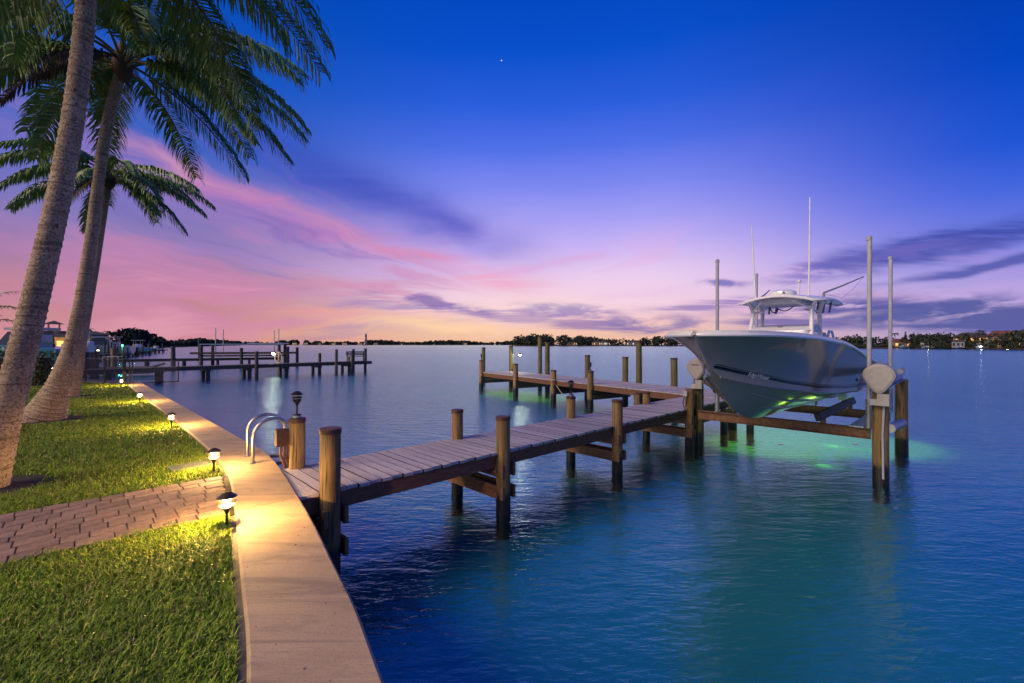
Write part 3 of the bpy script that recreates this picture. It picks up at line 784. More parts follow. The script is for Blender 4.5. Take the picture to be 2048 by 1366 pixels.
ibeam(lift, (9.55,-.10,1.95), (12.75,.02,1.80), .16, .13, 'top_beam', 'alu_beam')
MB().box(9.2, 12.3, -3.52, -3.30, .945, .975).build('catwalk', 'alu_beam', lift)
for ww in (-1.35, -2.85):
    mb = MB(); mb.cbox((10.7,ww,1.12), (3.8,.10,.16), Matrix.Rotation(R(18 if ww > -2 else -18), 3, 'X')); mb.build('bunk_board', 'rubber', lift, bevel=.01)
    for ss in (9.28, 12.2):
        MB().box(ss-.04, ss+.04, ww-.04, ww+.04, .94, 1.08).build('bunk_bracket', 'rust_beam', lift)
for (ss, ww, tp) in ((9.32,-.72,4.58),(12.1,-.72,4.55),(9.2,-3.60,4.62),(12.15,-3.62,4.63)):
    g_ = MB().tube([(ss,ww,.95),(ss+.01,ww-.01 if ww < -2 else ww-.0,tp)], .038, 12).build('guide_post', 'pvc', lift, True)
    MB().lathe([(.043,-.07),(.046,-.06),(.046,0),(.03,.012)], 12, (ss+.01,ww,tp)).build('post_cap', 'pvc', g_, True)
    MB().tube([(ss,ww,.95),(ss,ww,1.5)], .052, 12).build('post_sleeve', 'galv', g_, True)
def gear_cover(parent, s, w, z, mark_):
    # pear-shaped drive cover facing the shore
    prof = []
    for i in range(28):
        a = 2*math.pi*i/28; r = .25
        y_ = r*math.sin(a); zz = r*.92*math.cos(a)
        if zz < 0: 
            f = (-zz/(r*.92)); y_ *= (1-.42*f); zz *= 1.45
        prof.append((y_, zz))
    mb = MB(); n = len(prof)
    for (x_, sc) in ((.07,1.0),(-.02,1.0),(-.07,.95),(-.09,.80)):
        mb.v += [(s+x_, w+p[0]*sc, z+p[1]*sc) for p in prof]
    for q in range(3):
        for i in range(n): j = (i+1) % n; mb.f.append((q*n+i, q*n+j, (q+1)*n+j, (q+1)*n+i))
    mb.f.append(tuple(range(n))); mb.f.append(tuple(range(3*n, 4*n))[::-1])
    o = mb.build('gear_cover', 'plastic_grey', parent, True)
    if mark_:
        pts = [(s-.094, w+.10-.2*t, z+.06+.025*math.sin(t*26)*(1-.4*t)) for t in np.linspace(0,1,30)]
        MB().tube(pts, .005, 5).build('script_mark', 'mark', o)
    return o
gear_cover(lift, 8.80, -3.80, 1.98, False); gear_cover(lift, 9.58, -.12, 1.98, True)
for (ss, ww) in ((8.83,-3.86),(9.55,-.2)):
    MB().box(ss-.09, ss+.03, ww-.09, ww+.09, 1.44, 1.66).build('motor_box', 'plastic_grey', lift, bevel=.012)
    MB().box(ss-.05, ss+.05, ww+.09, ww+.2, 1.44, 1.55).build('switch_box', 'pvc', lift, bevel=.006)
MB().tube([(8.87,-3.86,1.44),(8.865,-3.84,.9),(8.86,-3.85,.1)], .018, 8).build('conduit', 'pvc', lift, True)
MB().tube([(9.0,-3.93,1.02),(9.9,-4.02,1.02)], .085, 10).build('drive_pipe', 'galv', lift, True)
for (ss, ww) in ((9.15,-3.70),(12.3,-3.70),(9.6,-.22),(12.4,-.2)):
    MB().tube([(ss,ww,1.75),(ss,ww,.93)], .006, 5).build('lift_cable', 'galv', lift)
MB().tube([(12.2,-3.8,1.93),(12.5,-3.8,1.95)], .06, 8).build('pulley', 'galv', lift, True)
# shore-power outlet and looped cord on the walkway pile
so = thing('power_outlet', 'small white power outlet with a hanging cord on the pile at the walkway end', 'outlet', (*dk(9.22,.0),0), ANG)
MB().box(-.06,.0,-.05,.05,1.26,1.40).build('outlet_box', 'pvc', so, bevel=.01)
MB().tube([(-.05,.02,1.27),(-.08,.04,1.1),(-.07,.0,.95),(-.04,-.02,1.05),(-.05,-.03,1.2)], .012, 6).build('cord', 'rubber', so, True)

# ------------------------------------------------------------------ the boat (local x = s from the dock frame, -y = port)
ox, oy = dk(0, WB)
boat = thing('boat', 'white centre-console fishing boat with T-top raised on the lift', 'boat', (ox, oy, 0), ANG)
kS = [4.91,5.05,5.375,5.9,6.46,7.0,7.64,8.6,13.3]; kZ = [2.70,2.56,2.236,1.78,1.42,1.235,1.14,1.11,1.10]
sS = [4.91,4.96,5.08,5.3,5.7,6.3,7.1,8.43,9.1,9.94,11,13.3]; sB = [.02,.22,.45,.66,.83,.96,1.07,1.22,1.30,1.37,1.41,1.34]
szS = [4.91,6,7.1,8.43,9.1,9.94,11,13.3]; sZ = [2.72,2.71,2.68,2.60,2.50,2.32,2.16,2.08]
cS = [4.91,5.45,6.0,6.5,7.5,8.5,10,13.3]; cB = [0,.02,.28,.52,.84,1.03,1.19,1.22]; cZ = [2.70,2.08,1.95,1.86,1.73,1.65,1.58,1.53]
def smoothed(x, xs, ys):
    h = .12; return (interp(x-h, xs, ys)+2*interp(x, xs, ys)+interp(x+h, xs, ys))/4 if xs[0]+h < x < xs[-1]-h else interp(x, xs, ys)
stn = [4.91,4.93,4.97,5.03,5.1,5.2,5.3,5.45,5.6,5.8,6.0,6.25,6.5,6.8,7.1,7.5,8,8.5,9,9.5,10,10.5,11,11.6,12.2,12.8,13.3]
NBOT, NTOP = 5, 9
def section(s):
    kz = smoothed(s, kS, kZ); yb = smoothed(s, sS, sB); zs = smoothed(s, szS, sZ); yc = min(smoothed(s, cS, cB), yb*.96); zc = max(smoothed(s, cS, cZ), kz)
    if s < 5.45: zc = kz + (zs-kz)*.02; yc = min(yc, .01)
    pts = []
    for i in range(NBOT):
        t = i/NBOT; pts.append((yc*t, kz+(zc-kz)*(t**.92)))
    p = interp(s, [4.91,6,7.5,9,11,13.3], [1.5,2.1,2.0,1.55,1.15,1.0])
    for i in range(NTOP+1):
        t = i/NTOP; pts.append((yc+(yb-yc)*t**p if i else yc+.012*(s > 5.5), zc+(zs-zc)*t))
    return pts
def hull_pt(s, v, side, off=0.0):
    # v in 0..1 on the topside
    pts = section(s)[NBOT:]; f = v*NTOP; i = min(int(f), NTOP-1); t = f-i
    y = lerp(pts[i][0], pts[i+1][0], t); z = lerp(pts[i][1], pts[i+1][1], t)
    return (s, side*(y+off), z)
hb = MB(); secs = [section(s) for s in stn]; npt = NBOT+NTOP+1
for side in (-1, 1):
    base = len(hb.v)
    for s, sec in zip(stn, secs): hb.v += [(s, side*y, z) for y, z in sec]
    for i in range(len(stn)-1):
        for j in range(npt-1):
            q = (base+i*npt+j, base+(i+1)*npt+j, base+(i+1)*npt+j+1, base+i*npt+j+1)
            hb.f.append(q if side == -1 else q[::-1])
# transom and deck
L_ = len(stn)-1
port = [L_*npt+j for j in range(npt)]; star = [len(stn)*npt+L_*npt+j for j in range(npt)]
hb.f.append(tuple(port + star[::-1]))
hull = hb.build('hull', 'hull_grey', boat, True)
db = MB()
for s in stn: 
    yb = smoothed(s, sS, sB); z = smoothed(s, szS, sZ)
    db.v += [(s, -yb*.985, z-.01), (s, yb*.985, z-.01)]
for i in range(len(stn)-1): db.f.append((2*i, 2*i+2, 2*i+3, 2*i+1))
db.build('deck', 'gelcoat', boat)
for side in (-1, 1):
    # rub rail and raised toe rail
    pts = [hull_pt(s, 1.0, side, .012) for s in stn]
    MB().tube([(p[0],p[1],p[2]-.02) for p in pts], .026, 8).build('rub_rail', 'gelcoat', boat, True)
    pts2 = [(s, side*max(smoothed(s, sS, sB)-.05,0), smoothed(s, szS, sZ)+.03) for s in stn]
    mb = MB()
    for i in range(len(pts2)-1):
        (a, b1, c1), (d1, e1, f1) = pts2[i], pts2[i+1]
        mb.quadbox([(a,b1-.03,c1-.05),(d1,e1-.03,f1-.05),(d1,e1+.03,f1-.05),(a,b1+.03,c1-.05),(a,b1-.03,c1+.015),(d1,e1-.03,f1+.015),(d1,e1+.03,f1+.015),(a,b1+.03,c1+.015)])
    mb.build('toe_rail', 'gelcoat', boat)
    # boot stripes follow the topside
    def at_z(s, z, off):
        sec = section(s)
        if z <= sec[0][1]: return (s, side*off, sec[0][1])
        for (y0, z0), (y1, z1) in zip(sec, sec[1:]):
            if z0 <= z <= z1 and z1 > z0: return (s, side*(lerp(y0, y1, (z-z0)/(z1-z0))+off), z)
        return (s, side*(sec[-1][0]+off), z)
    for (da, db_) in ((-.022,.022), (.036,.045)):
        mb = MB(); ss = [5.44,5.5]+[x for x in stn if x > 5.55]
        for s in ss:
            zc_ = interp(s, [5.36,5.8,6.2,7,8,9.6,13.3], [2.235,2.14,2.06,1.91,1.785,1.69,1.63])
            mb.v += [at_z(s, zc_+da, .004), at_z(s, zc_+db_, .004)]
        for i in range(len(ss)-1):
            q = (2*i, 2*i+2, 2*i+3, 2*i+1); mb.f.append(q if side == -1 else q[::-1])
        mb.build('hull_stripe', 'stripe', boat)
    # chine and spray strakes
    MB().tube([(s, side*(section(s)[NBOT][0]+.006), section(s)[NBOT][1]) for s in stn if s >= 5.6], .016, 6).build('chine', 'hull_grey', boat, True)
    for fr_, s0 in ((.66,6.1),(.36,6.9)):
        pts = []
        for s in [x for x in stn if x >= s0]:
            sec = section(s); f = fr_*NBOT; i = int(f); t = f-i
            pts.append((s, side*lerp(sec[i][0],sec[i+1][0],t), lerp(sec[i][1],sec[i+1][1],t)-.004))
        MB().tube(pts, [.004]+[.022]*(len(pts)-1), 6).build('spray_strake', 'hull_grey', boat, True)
# bow eye
MB().tube([(5.44+.03*math.cos(a)-.02, .0, 2.10+.05*math.sin(a)) for a in np.linspace(0,2*math.pi,14)[:-1]], .010, 8, closed=True).build('bow_eye', 'steel', boat, True)
for s in (9.9,10.9):
    p = hull_pt(s, .32, -1, .002); MB().lathe([(.03,0),(.03,.012),(.02,.014)], 10, (0,0,0)).build('through_hull', 'black_metal', boat).matrix_local = Matrix.Translation(p) @ Matrix.Rotation(R(90),4,'X')
# lettering on the stripe
fc = bpy.data.curves.new('hull_lettering', 'FONT'); fc.body = 'EdgeWater'; fc.size = .10; fc.shear = .3; fc.extrude = .002; fc.align_x = 'CENTER'; fc.align_y = 'CENTER'
to = bpy.data.objects.new('hull_lettering', fc); COL.objects.link(to)
dg = bpy.context.evaluated_depsgraph_get(); tm = bpy.data.meshes.new_from_object(to.evaluated_get(dg)); bpy.data.objects.remove(to)
tm.materials.clear(); tm.materials.append(MATS['lettering'])
te = obj('hull_lettering', tm, boat)
side = -1; s0 = 6.30; zl = interp(s0, [5.8,6.2,7], [2.14,2.06,1.91])
pa, pbb, pc, p0 = Vector(at_z(s0-.2, zl+.04, 0)), Vector(at_z(s0+.2, zl-.04, 0)), Vector(at_z(s0, zl+.1, 0)), Vector(at_z(s0, zl, 0))
ex = (pbb-pa).normalized(); ez = ex.cross((pc-p0).normalized()).normalized(); ey = ez.cross(ex)
te.matrix_local = Matrix.Translation(p0+ez*.014) @ Matrix((ex,ey,ez)).transposed().to_4x4()
# console, windshield, T-top
MB().prism([(9.0,-.50),(9.15,-.58),(10.1,-.58),(10.1,.58),(9.15,.58),(9.0,.50)], 1.7, 2.86).build('console', 'gelcoat', boat, bevel=.04)
mb = MB(); mb.quadbox([(9.02,-.60,2.84),(9.98,-.62,2.84),(9.98,.62,2.84),(9.02,.60,2.84),(9.14,-.54,2.93),(9.9,-.57,3.0),(9.9,.57,3.0),(9.14,.54,2.93)]); mb.build('console_cover', 'vinyl', boat, bevel=.03)
MB().lathe([(.07,0),(.07,.02),(.04,.03)], 12, (9.2,0,2.91)).build('compass', 'rubber', boat, True)
MB().box(10.6,11.05,-.5,.5,1.75,2.60).build('leaning_post', 'gelcoat', boat, bevel=.05)
MB().box(10.95,11.05,-.48,.48,2.58,2.84).build('backrest', 'vinyl', boat, bevel=.04)
for side in (-1, 1):
    MB().tube([(10.6,side*.58,2.2),(10.62,side*.58,2.74),(10.75,side*.58,2.86),(11.05,side*.58,2.86),(11.18,side*.58,2.74),(11.2,side*.58,2.2)], .028, 8).build('seat_rail', 'gelcoat', boat, True)
ZT = 3.44
# canopy: arched, rounded plan
can = MB(); nu, nv = 16, 10
def can_pt(u, v, dz):
    s = 8.75 + 2.05*u; hw = .87*(1-.22*max(0,(.22-u)/.22)**2)*(1-.15*max(0,(u-.85)/.15)**2); y = hw*(2*v-1)
    s += .10*(abs(2*v-1)**2.5) if u < .5 else 0
    return (s, y, ZT + .11*(1-(2*v-1)**2) + .05*math.sin(math.pi*min(u*1.1,1)) + dz)
for dz in (0, .035):
    for i in range(nu+1):
        for j in range(nv+1): can.v.append(can_pt(i/nu, j/nv, dz))
w_ = nv+1; tot = (nu+1)*w_
for i in range(nu):
    for j in range(nv):
        a = i*w_+j; can.f.append((a, a+1, a+w_+1, a+w_)); can.f.append((tot+a, tot+a+w_, tot+a+w_+1, tot+a+1))
edge = [(0,j) for j in range(nv+1)]+[(i,nv) for i in range(1,nu+1)]+[(nu,j) for j in range(nv-1,-1,-1)]+[(i,0) for i in range(nu-1,0,-1)]
for (a, b1) in zip(edge, edge[1:]+edge[:1]):
    A, B = a[0]*w_+a[1], b1[0]*w_+b1[1]; can.f.append((A, tot+A, tot+B, B))
ttop = can.build('t_top', 'gelcoat', boat, True)
MB().tube([can_pt(a[0]/nu, a[1]/nv, .0) for a in edge], .018, 6, closed=True).build('t_top_rim', 'gelcoat', ttop, True)
MB().box(9.1,10.2,-.42,.42,ZT-.02,ZT+.12).build('electronics_box', 'vinyl', ttop, bevel=.04)
for side in (-1, 1):
    for (sb, st_) in ((8.98,9.25),(9.82,9.9)):
        MB().tube([(sb,side*.60,2.15),(sb+.02,side*.60,2.5),(st_,side*.56,3.25),(st_+.0,side*.60,3.40),(st_-.05,side*.66,3.5)], .042, 10).build('t_top_leg', 'gelcoat', boat, True)
    MB().tube([(9.25,side*.56,3.25),(9.45,side*.4,3.30),(9.9,side*.56,3.28)], .022, 8).build('brace', 'gelcoat', boat, True)
    MB().tube([(8.9,side*.3,3.46),(9.25,side*.56,3.3)], .018, 8).build('brace', 'gelcoat', boat, True)
for yy in (-.62,-.5,-.38):
    MB().tube([(10.55,yy,3.28),(10.65,yy-.02,3.58)], .024, 8).build('rod_holder', 'galv', boat, True)
for yy in (.45,.6):
    MB().tube([(10.5,yy,3.30),(10.6,yy,3.58)], .024, 8).build('rod_holder', 'galv', boat, True)
MB().tube([(9.4+.28*math.cos(a), .18+.0, 3.36+.1*math.sin(a)) for a in np.linspace(math.pi,2*math.pi,10)], .012, 6).build('cable', 'rubber', boat, True)
MB().tube([(9.3,-.22+.34*t,3.37-.09*math.sin(math.pi*t)) for t in np.linspace(0,1,10)], .012, 6).build('cable', 'rubber', boat, True)
MB().lathe([(.26,.0),(.27,.04),(.25,.11),(.18,.14),(.02,.15)], 24, (9.55,.05,ZT+.17)).build('radar_dome', 'gelcoat', boat, True)
mb = MB(); mb.v = [(9.285,.0,3.66),(9.285,-.07,3.66),(9.29,-.035,3.71)]; mb.f = [(0,1,2)]; mb.build('radar_mark', 'mark', boat)
MB().tube([(9.9,-.18,ZT+.2),(9.9,-.18,ZT+.52)], .018, 8).build('light_mast', 'gelcoat', boat, True)
MB().lathe([(.03,0),(.045,.02),(.045,.05),(.03,.06)], 10, (9.9,-.18,ZT+.50)).build('mast_light', 'gelcoat', boat, True)
MB().tube([(9.55,.60,ZT+.1),(9.45,.66,5.3)], [.02,.010], 6).build('antenna', 'gelcoat', boat, True)
MB().tube([(9.75,-.40,ZT+.18),(9.75,-.42,5.75)], [.02,.010], 6).build('antenna', 'gelcoat', boat, True)
for side in (-1, 1):
    e = Vector((.42,-.50,.26)) if side < 0 else Vector((.85,.10,.20)); b0 = Vector((10.0, side*.62, ZT+.12))
    MB().tube([b0-Vector((0,0,.05)), b0+Vector((0,0,.12))], .026, 8).build('outrigger_base', 'galv', boat, True)
    rg = MB().tube([b0+Vector((0,0,.12)), b0+Vector((0,0,.12))+e*.6, b0+Vector((0,0,.14))+e*1.25], [.022,.017,.012], 7).build('outrigger', 'galv', boat, True)
    q0 = b0+Vector((0,0,.14))+e*1.25; q1 = b0+Vector((.15,side*.3,.0)); q2 = b0+Vector((0,0,.1))
    MB().tube([q0, (q0+q1)/2+Vector((0,0,-.05)), q1, q2], .003, 4).build('outrigger_line', 'rubber', rg)
# stern motors
for yy in (-.36,.36):
    m_ = MB(); m_.prism([(13.5,yy-.22),(13.62,yy-.28),(14.1,yy-.26),(14.25,yy-.15),(14.25,yy+.15),(14.1,yy+.26),(13.62,yy+.28),(13.5,yy+.22)], 1.72, 2.42)
    om = m_.build('outboard_motor', 'cowl', boat, bevel=.07)
    MB().prism([(13.55,yy-.10),(13.75,yy-.11),(14.0,yy-.05),(14.05,yy),(14.0,yy+.05),(13.75,yy+.11),(13.55,yy+.10)], 1.0, 1.74).build('lower_leg', 'cowl', om, bevel=.02)
    MB().box(13.28,13.6,yy-.14,yy+.14,1.55,1.95).build('bracket', 'black_metal', om)
    MB().tube([(13.55,yy,.95),(13.65,yy,.95),(14.0,yy,.95),(14.12,yy,.95)], [.03,.065,.06,.03], 12).build('gearcase', 'cowl', om, True)
    mb = MB(); mb.v = [(13.6,yy-.01,.95),(13.95,yy-.01,.95),(13.92,yy,.66),(13.7,yy,.68),(13.6,yy+.01,.95),(13.95,yy+.01,.95)]; mb.f = [(0,1,2,3),(5,4,3,2),(0,3,4),(1,5,2)]; mb.build('skeg', 'cowl', om)
    for q in range(3):
        a = q*2.094+.6; mb = MB()
        for r_, wdt in ((.05,.04),(.12,.11),(.18,.11),(.22,.05)):
            for sg in (-1, 1):
                aa = a + sg*wdt/(2*max(r_,.06))
                mb.v.append((14.08+sg*wdt*.35, yy+r_*math.cos(aa), .95+r_*math.sin(aa)))
        mb.f = [(2*i,2*i+1,2*i+3,2*i+2) for i in range(3)]
        ob_ = mb.build('propeller_blade', 'steel', om); so_ = ob_.modifiers.new('thick','SOLIDIFY'); so_.thickness = .008

# green underwater lights: one beneath the boat, one under the platform end
def sub_light(name, x, y, z, e, label):
    t = thing(name, label, 'underwater light', (x, y, -.36), 0, 'green underwater lights')
    MB().lathe([(.07,0),(.07,.02),(.04,.03),(.02,.035)], 14).build('housing', 'black_metal', t, True)
    MB().lathe([(.03,.03),(.035,.04),(.025,.05),(.01,.055)], 14).build('lens', 'green_lens', t, True)
    # the lamp lights up a broad cloud of murky water round it
    for sz, f, ex_ in ((3.4,.40,1.25),(2.2,.36,1.0),(1.2,.24,.8)):
        l = bpy.data.lights.new('glow', 'AREA'); l.shape = 'ELLIPSE'; l.size = sz*ex_; l.size_y = sz; l.energy = e*f; l.color = (1.0,.46,.006)
        o = bpy.data.objects.new('glow', l); COL.objects.link(o); o.location = (x+.25*sz*(f-.33), y, -.03); o.rotation_euler = (0,0,sz)
    return t
mat('green_lens', (.1,.5,.1), .3, emit=(.3,1.0,.1), estr=.0)
for s_, w__, lab in ((13.0,-1.1,'beneath the stern of the raised boat'),(14.6,-2.6,'behind the stern of the raised boat'),(15.8,-.7,'farthest behind the raised boat')):
    sub_light('underwater_light', *dk(s_, w__), -.42, 480, 'green underwater light glowing ' + lab)
lamp('underwater_bulb', (*dk(11.2,-2.5), -.24), 9, (.80,1.0,.05), .18)
lamp('underwater_bulb', (*dk(13.9,-2.2), -.24), 9, (.80,1.0,.05), .18)
for s_, w__, lab in ((.8,1.9,'beneath the far platform end'),(3.3,1.9,'beneath the far platform, second from its end')):
    sub_light('underwater_light', *pp(s_, w__), -.42, 300, 'green underwater light glowing ' + lab)

# ------------------------------------------------------------------ palms
def frond_mesh(L, e0, droop, leaf=.62, n=70, wid=.042, hang=.75, dead=False, curl=.75, sway=0.0):
    pts = []; p = Vector((0,0,0)); K = 24; az = 0
    for i in range(K+1):
        t = i/K; pts.append(p.copy()); e = e0 - droop*t**curl; az = sway*t*t
        p = p + Vector((math.cos(e)*math.cos(az), math.cos(e)*math.sin(az), math.sin(e)))*(L/K)
    rb = MB().tube(pts, [lerp(.035,.004,(i/K)**.8) for i in range(K+1)], 5)
    lb = MB()
    for i in range(n):
        t = .14 + .86*(i+random.random()*.6)/n; f = t*K; a = min(int(f), K-1); q = pts[a].lerp(pts[a+1], f-a); tan = (pts[a+1]-pts[a]).normalized()
        sd = tan.cross(Vector((0,0,1))).normalized(); up = sd.cross(tan).normalized()
        ln = leaf*(math.sin(math.pi*min(1,.12+.80*t))**.6)*random.uniform(.72,1.12)
        for sg in (-1, 1):
            if random.random() < .05: continue
            fwd = .35+.55*t
            d0 = (sd*sg*1.0 + tan*fwd + up*.28 + Vector([random.uniform(-.20,.20) for _ in range(3)])).normalized()
            d1 = (d0*.75 + Vector((0,0,-1))*hang*random.uniform(.8,1.6)).normalized()
            d2 = (d1*.6 + Vector((0,0,-1))*hang*1.1).normalized()
            a0 = q; a1 = a0+d0*ln*.35; a2 = a1+d1*ln*.38; a3 = a2+d2*ln*.27
            wv_ = tan*(wid/2)*(1 if random.random() > .1 else .5) + up*(wid*.2*sg)
            b = len(lb.v)
            lb.v += [tuple(a0-wv_*.5), tuple(a0+wv_*.5), tuple(a1+wv_), tuple(a1-wv_), tuple(a2+wv_*.75), tuple(a2-wv_*.75), tuple(a3)]
            lb.f += [(b,b+1,b+2,b+3),(b+3,b+2,b+4,b+5),(b+5,b+4,b+6)]
    nr = len(rb.f); me = bpy.data.meshes.new('frond'); off = len(rb.v)
    me.from_pydata(rb.v+lb.v, [], rb.f+[tuple(i+off for i in f) for f in lb.f])
    me.materials.append(MATS['rachis' if not dead else 'dead_frond']); me.materials.append(MATS['frond_leaf' if not dead else 'dead_frond'])
    me.polygons.foreach_set('material_index', [0]*nr+[1]*len(lb.f)); me.update(); return me
def palm(label, pts, rads, fronds, base, leaf=.62, Lm=.90):
    t = thing('palm_tree', label, 'palm tree', base)
    P = dense([(p[0], p[2]) for p in pts], 10); Yd = dense([(p[1], p[2]) for p in pts], 10)
    path_ = [Vector((a[0], c[0], a[1])) for a, c in zip(P, Yd)]; m = len(path_)
    # resample finely and cut leaf-scar rings into the trunk
    cum = [0]
    for i in range(1, m): cum.append(cum[-1]+(path_[i]-path_[i-1]).length)
    K = int(cum[-1]/.028); mb_pts = []; mr = []
    rs = np.interp(np.linspace(0, cum[-1], K), np.linspace(0, cum[-1], len(rads)), rads)
    for i in range(K):
        d = cum[-1]*i/(K-1); x = np.interp(d, cum, [p.x for p in path_]); y = np.interp(d, cum, [p.y for p in path_]); z = np.interp(d, cum, [p.z for p in path_])
        mb_pts.append((x-base[0], y-base[1], z-base[2])); mr.append(rs[i]*(1+((.05 if (i*7919 % 5) < 3 else .02) if i % 3 == 0 else -.014)+random.uniform(-.010,.010)))
    MB().tube(mb_pts, mr, 22).build('trunk', 'palm_bark', t, True)
    top = Vector(mb_pts[-1])
    cr = obj('crown', MB().lathe([(.05,-.35),(.15,-.2),(.19,0),(.14,.25),(.05,.5)], 12).mesh('crown', 'dead_frond', True), t); cr.location = top
    for (az, e0, L, droop, *r_) in fronds:
        dead = bool(r_ and r_[0] == 'dead')
        me = frond_mesh(L*Lm, R(e0*.85+2), R(droop*.72), leaf*1.25*(L/4.2)**.4*(.7 if dead else 1), int(34*L*(.6 if dead else 1)), hang=.75 if not dead else 1.3, dead=dead, sway=random.uniform(-.25,.25))
        f = obj('frond', me, cr); f.rotation_euler = (0, 0, R(az)); f.location = (.1*math.cos(R(az)), .1*math.sin(R(az)), random.uniform(-.1,.2))
    return t
# azimuth: 0 = right (+x), 90 = away, 180 = left, -90 = towards the camera
palm('tallest foreground palm with thick ringed trunk cut by the left edge', [(-5.98,5.05,GZ-.1),(-5.68,5.06,1.9),(-5.42,5.1,3.1),(-5.15,5.14,4.5),(-4.99,5.18,5.8),(-4.88,5.22,7.55)],
     [.20,.135,.122,.112,.104,.098,.092,.088],
     [(-12,46,3.1,130),(10,66,3.3,128),(-34,55,3.2,135),(30,40,3.2,135),(-60,35,3.6,140),(60,55,3.6,130),(95,40,3.7,130),(125,60,3.6,120),(150,38,3.8,130),(178,52,3.7,125),(200,40,3.7,130),(-150,60,3.7,125),(-120,40,3.6,130),(-92,62,3.5,120),(20,15,2.6,110),(165,12,3.4,105),(75,10,3.3,110),(-45,8,3.2,110)], (-6.02,5.05,GZ-.1))
palm('middle palm with flared leaning trunk and wide crown of drooping fronds', [(-10.1,9.6,GZ-.1),(-9.62,9.62,2.0),(-9.36,9.66,3.1),(-9.12,9.7,4.8),(-8.98,9.7,5.9),(-8.75,9.68,7.3),(-8.36,9.62,8.55)],
     [.40,.205,.140,.122,.112,.105,.100,.098,.098,.10],
     [(-5,42,4.6,118),(12,26,4.4,104),(-22,18,4.3,96),(30,8,4.0,88),(0,-8,3.8,70),(45,48,4.4,125),(-48,30,4.2,118),(-75,55,4.0,125),(75,40,4.2,120),(105,30,4.2,115),(135,52,4.3,125),(160,28,4.2,110),(182,44,4.2,125),(205,22,4.1,105),(-130,42,4.0,125),(-105,15,3.8,105),(168,-5,3.6,80),(-160,5,3.7,90),(60,-10,3.4,70),(20,62,4.2,120),(-30,70,4.0,110),(140,0,3.5,85),(-92,-20,2.6,62,'dead'),(-140,-25,2.6,60,'dead')], (-10.1,9.6,GZ-.1))
palm('slender rear palm half hidden behind the middle palm', [(-13.65,13.9,GZ-.1),(-13.3,13.9,2.8),(-13.0,13.95,4.8),(-12.75,13.95,6.4),(-12.5,13.9,7.7)],
     [.18,.115,.10,.095,.09,.085],
     [(0,30,3.6,95),(15,10,3.5,78),(-18,5,3.3,80),(35,35,3.6,105),(-40,40,3.5,115),(-70,20,3.3,110),(70,45,3.5,115),(100,25,3.5,105),(135,48,3.6,120),(165,25,3.6,95),(180,35,3.7,92),(195,10,3.5,85),(215,42,3.6,115),(-110,45,3.4,115),(-135,15,3.3,100),(-5,-20,2.6,60),(50,-5,3.0,80),(150,-10,3.0,75),(-92,-35,2.2,50,'dead')], (-13.65,13.9,GZ-.1), leaf=.52, Lm=.78)
# bare mulch rings
for (tx, ty, tr), lab in zip(TR, ('bare dark soil ring at the foot of the tallest palm','bare dark soil ring at the foot of the middle palm','bare dark soil ring at the foot of the rear palm')):
    mb = MB(); pts = [((tr+.22+.07*math.sin(3*a+tx))*math.cos(a)*1.15+.12, (tr+.22+.05*math.cos(4*a))*math.sin(a)) for a in np.linspace(0,2*math.pi,25)[:-1]]
    mb.prism(pts, -.01, .012); o = mb.build('soil_ring', 'soil'); o.location = (tx, ty, GZ); tag(o, lab, 'soil')

# ------------------------------------------------------------------ hedge, shrubs, fence and gate on the far side of the lawn
def leaf_mass(boxes, n, size, shape='ell', flat=.5):
    mb = MB()
    tot = sum(b[3]*b[4]*b[5] for b in boxes)
    for (cx, cy, cz, rx, ry, rz) in boxes:
        for _ in range(max(8, int(n*rx*ry*rz/tot))):
            while True:
                p = Vector((random.uniform(-1,1), random.uniform(-1,1), random.uniform(-1,1)))
                if shape == 'box': 
                    ax = random.randrange(3); p[ax] = random.choice((-1,1))*random.uniform(.82,1.06); break
                if .25 < p.length < 1.0: break
            c = Vector((cx+p.x*rx, cy+p.y*ry, cz+p.z*rz)); d = Vector((random.gauss(0,1),random.gauss(0,1),random.gauss(0,1))).normalized()
            e = d.orthogonal().normalized()*size*random.uniform(.5,1.2); g = d.cross(e).normalized()*size*flat*random.uniform(.6,1.2)
            b = len(mb.v); mb.v += [tuple(c-e), tuple(c+g), tuple(c+e), tuple(c-g)]; mb.f.append((b,b+1,b+2,b+3))
    return mb
hd = thing('hedge', 'clipped green hedge behind the trunks on the far side of the lawn', 'hedge', (-20.5,17.6,GZ))
leaf_mass([(0,0,.62,2.3,.55,.70)], 5200, .055, 'box').build('foliage', 'hedge_leaf', hd)
leaf_mass([(0,0,.62,2.2,.45,.62)], 1500, .09).build('inner_foliage', 'hedge_leaf', hd)
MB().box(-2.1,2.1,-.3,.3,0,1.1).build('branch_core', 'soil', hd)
hd2 = thing('hedge', 'clipped green hedge at the left edge below the feathery palm', 'hedge', (-25.6,18.6,GZ))
leaf_mass([(0,0,.62,2.6,.55,.70)], 4200, .06, 'box').build('foliage', 'hedge_leaf', hd2)
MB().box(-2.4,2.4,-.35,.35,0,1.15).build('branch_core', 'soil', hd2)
def clump_palm(label, loc, n, L, h):
    t = thing('clump_palm', label, 'palm', loc)
    for i in range(n):
        me = frond_mesh(L*random.uniform(.7,1.1), R(random.uniform(50,82)), R(random.uniform(70,120)), .42, 30, .03, .5)
        f = obj('frond', me, t); f.rotation_euler = (0,0,random.uniform(0,6.28)); f.location = (random.uniform(-.3,.3), random.uniform(-.3,.3), random.uniform(.1,h))
    for i in range(5):
        a = random.uniform(0,6.28); MB().tube([(.2*math.cos(a),.2*math.sin(a),0),(.28*math.cos(a),.28*math.sin(a),h+.3)], .04, 6).build('stem', 'rachis', t)
    return t
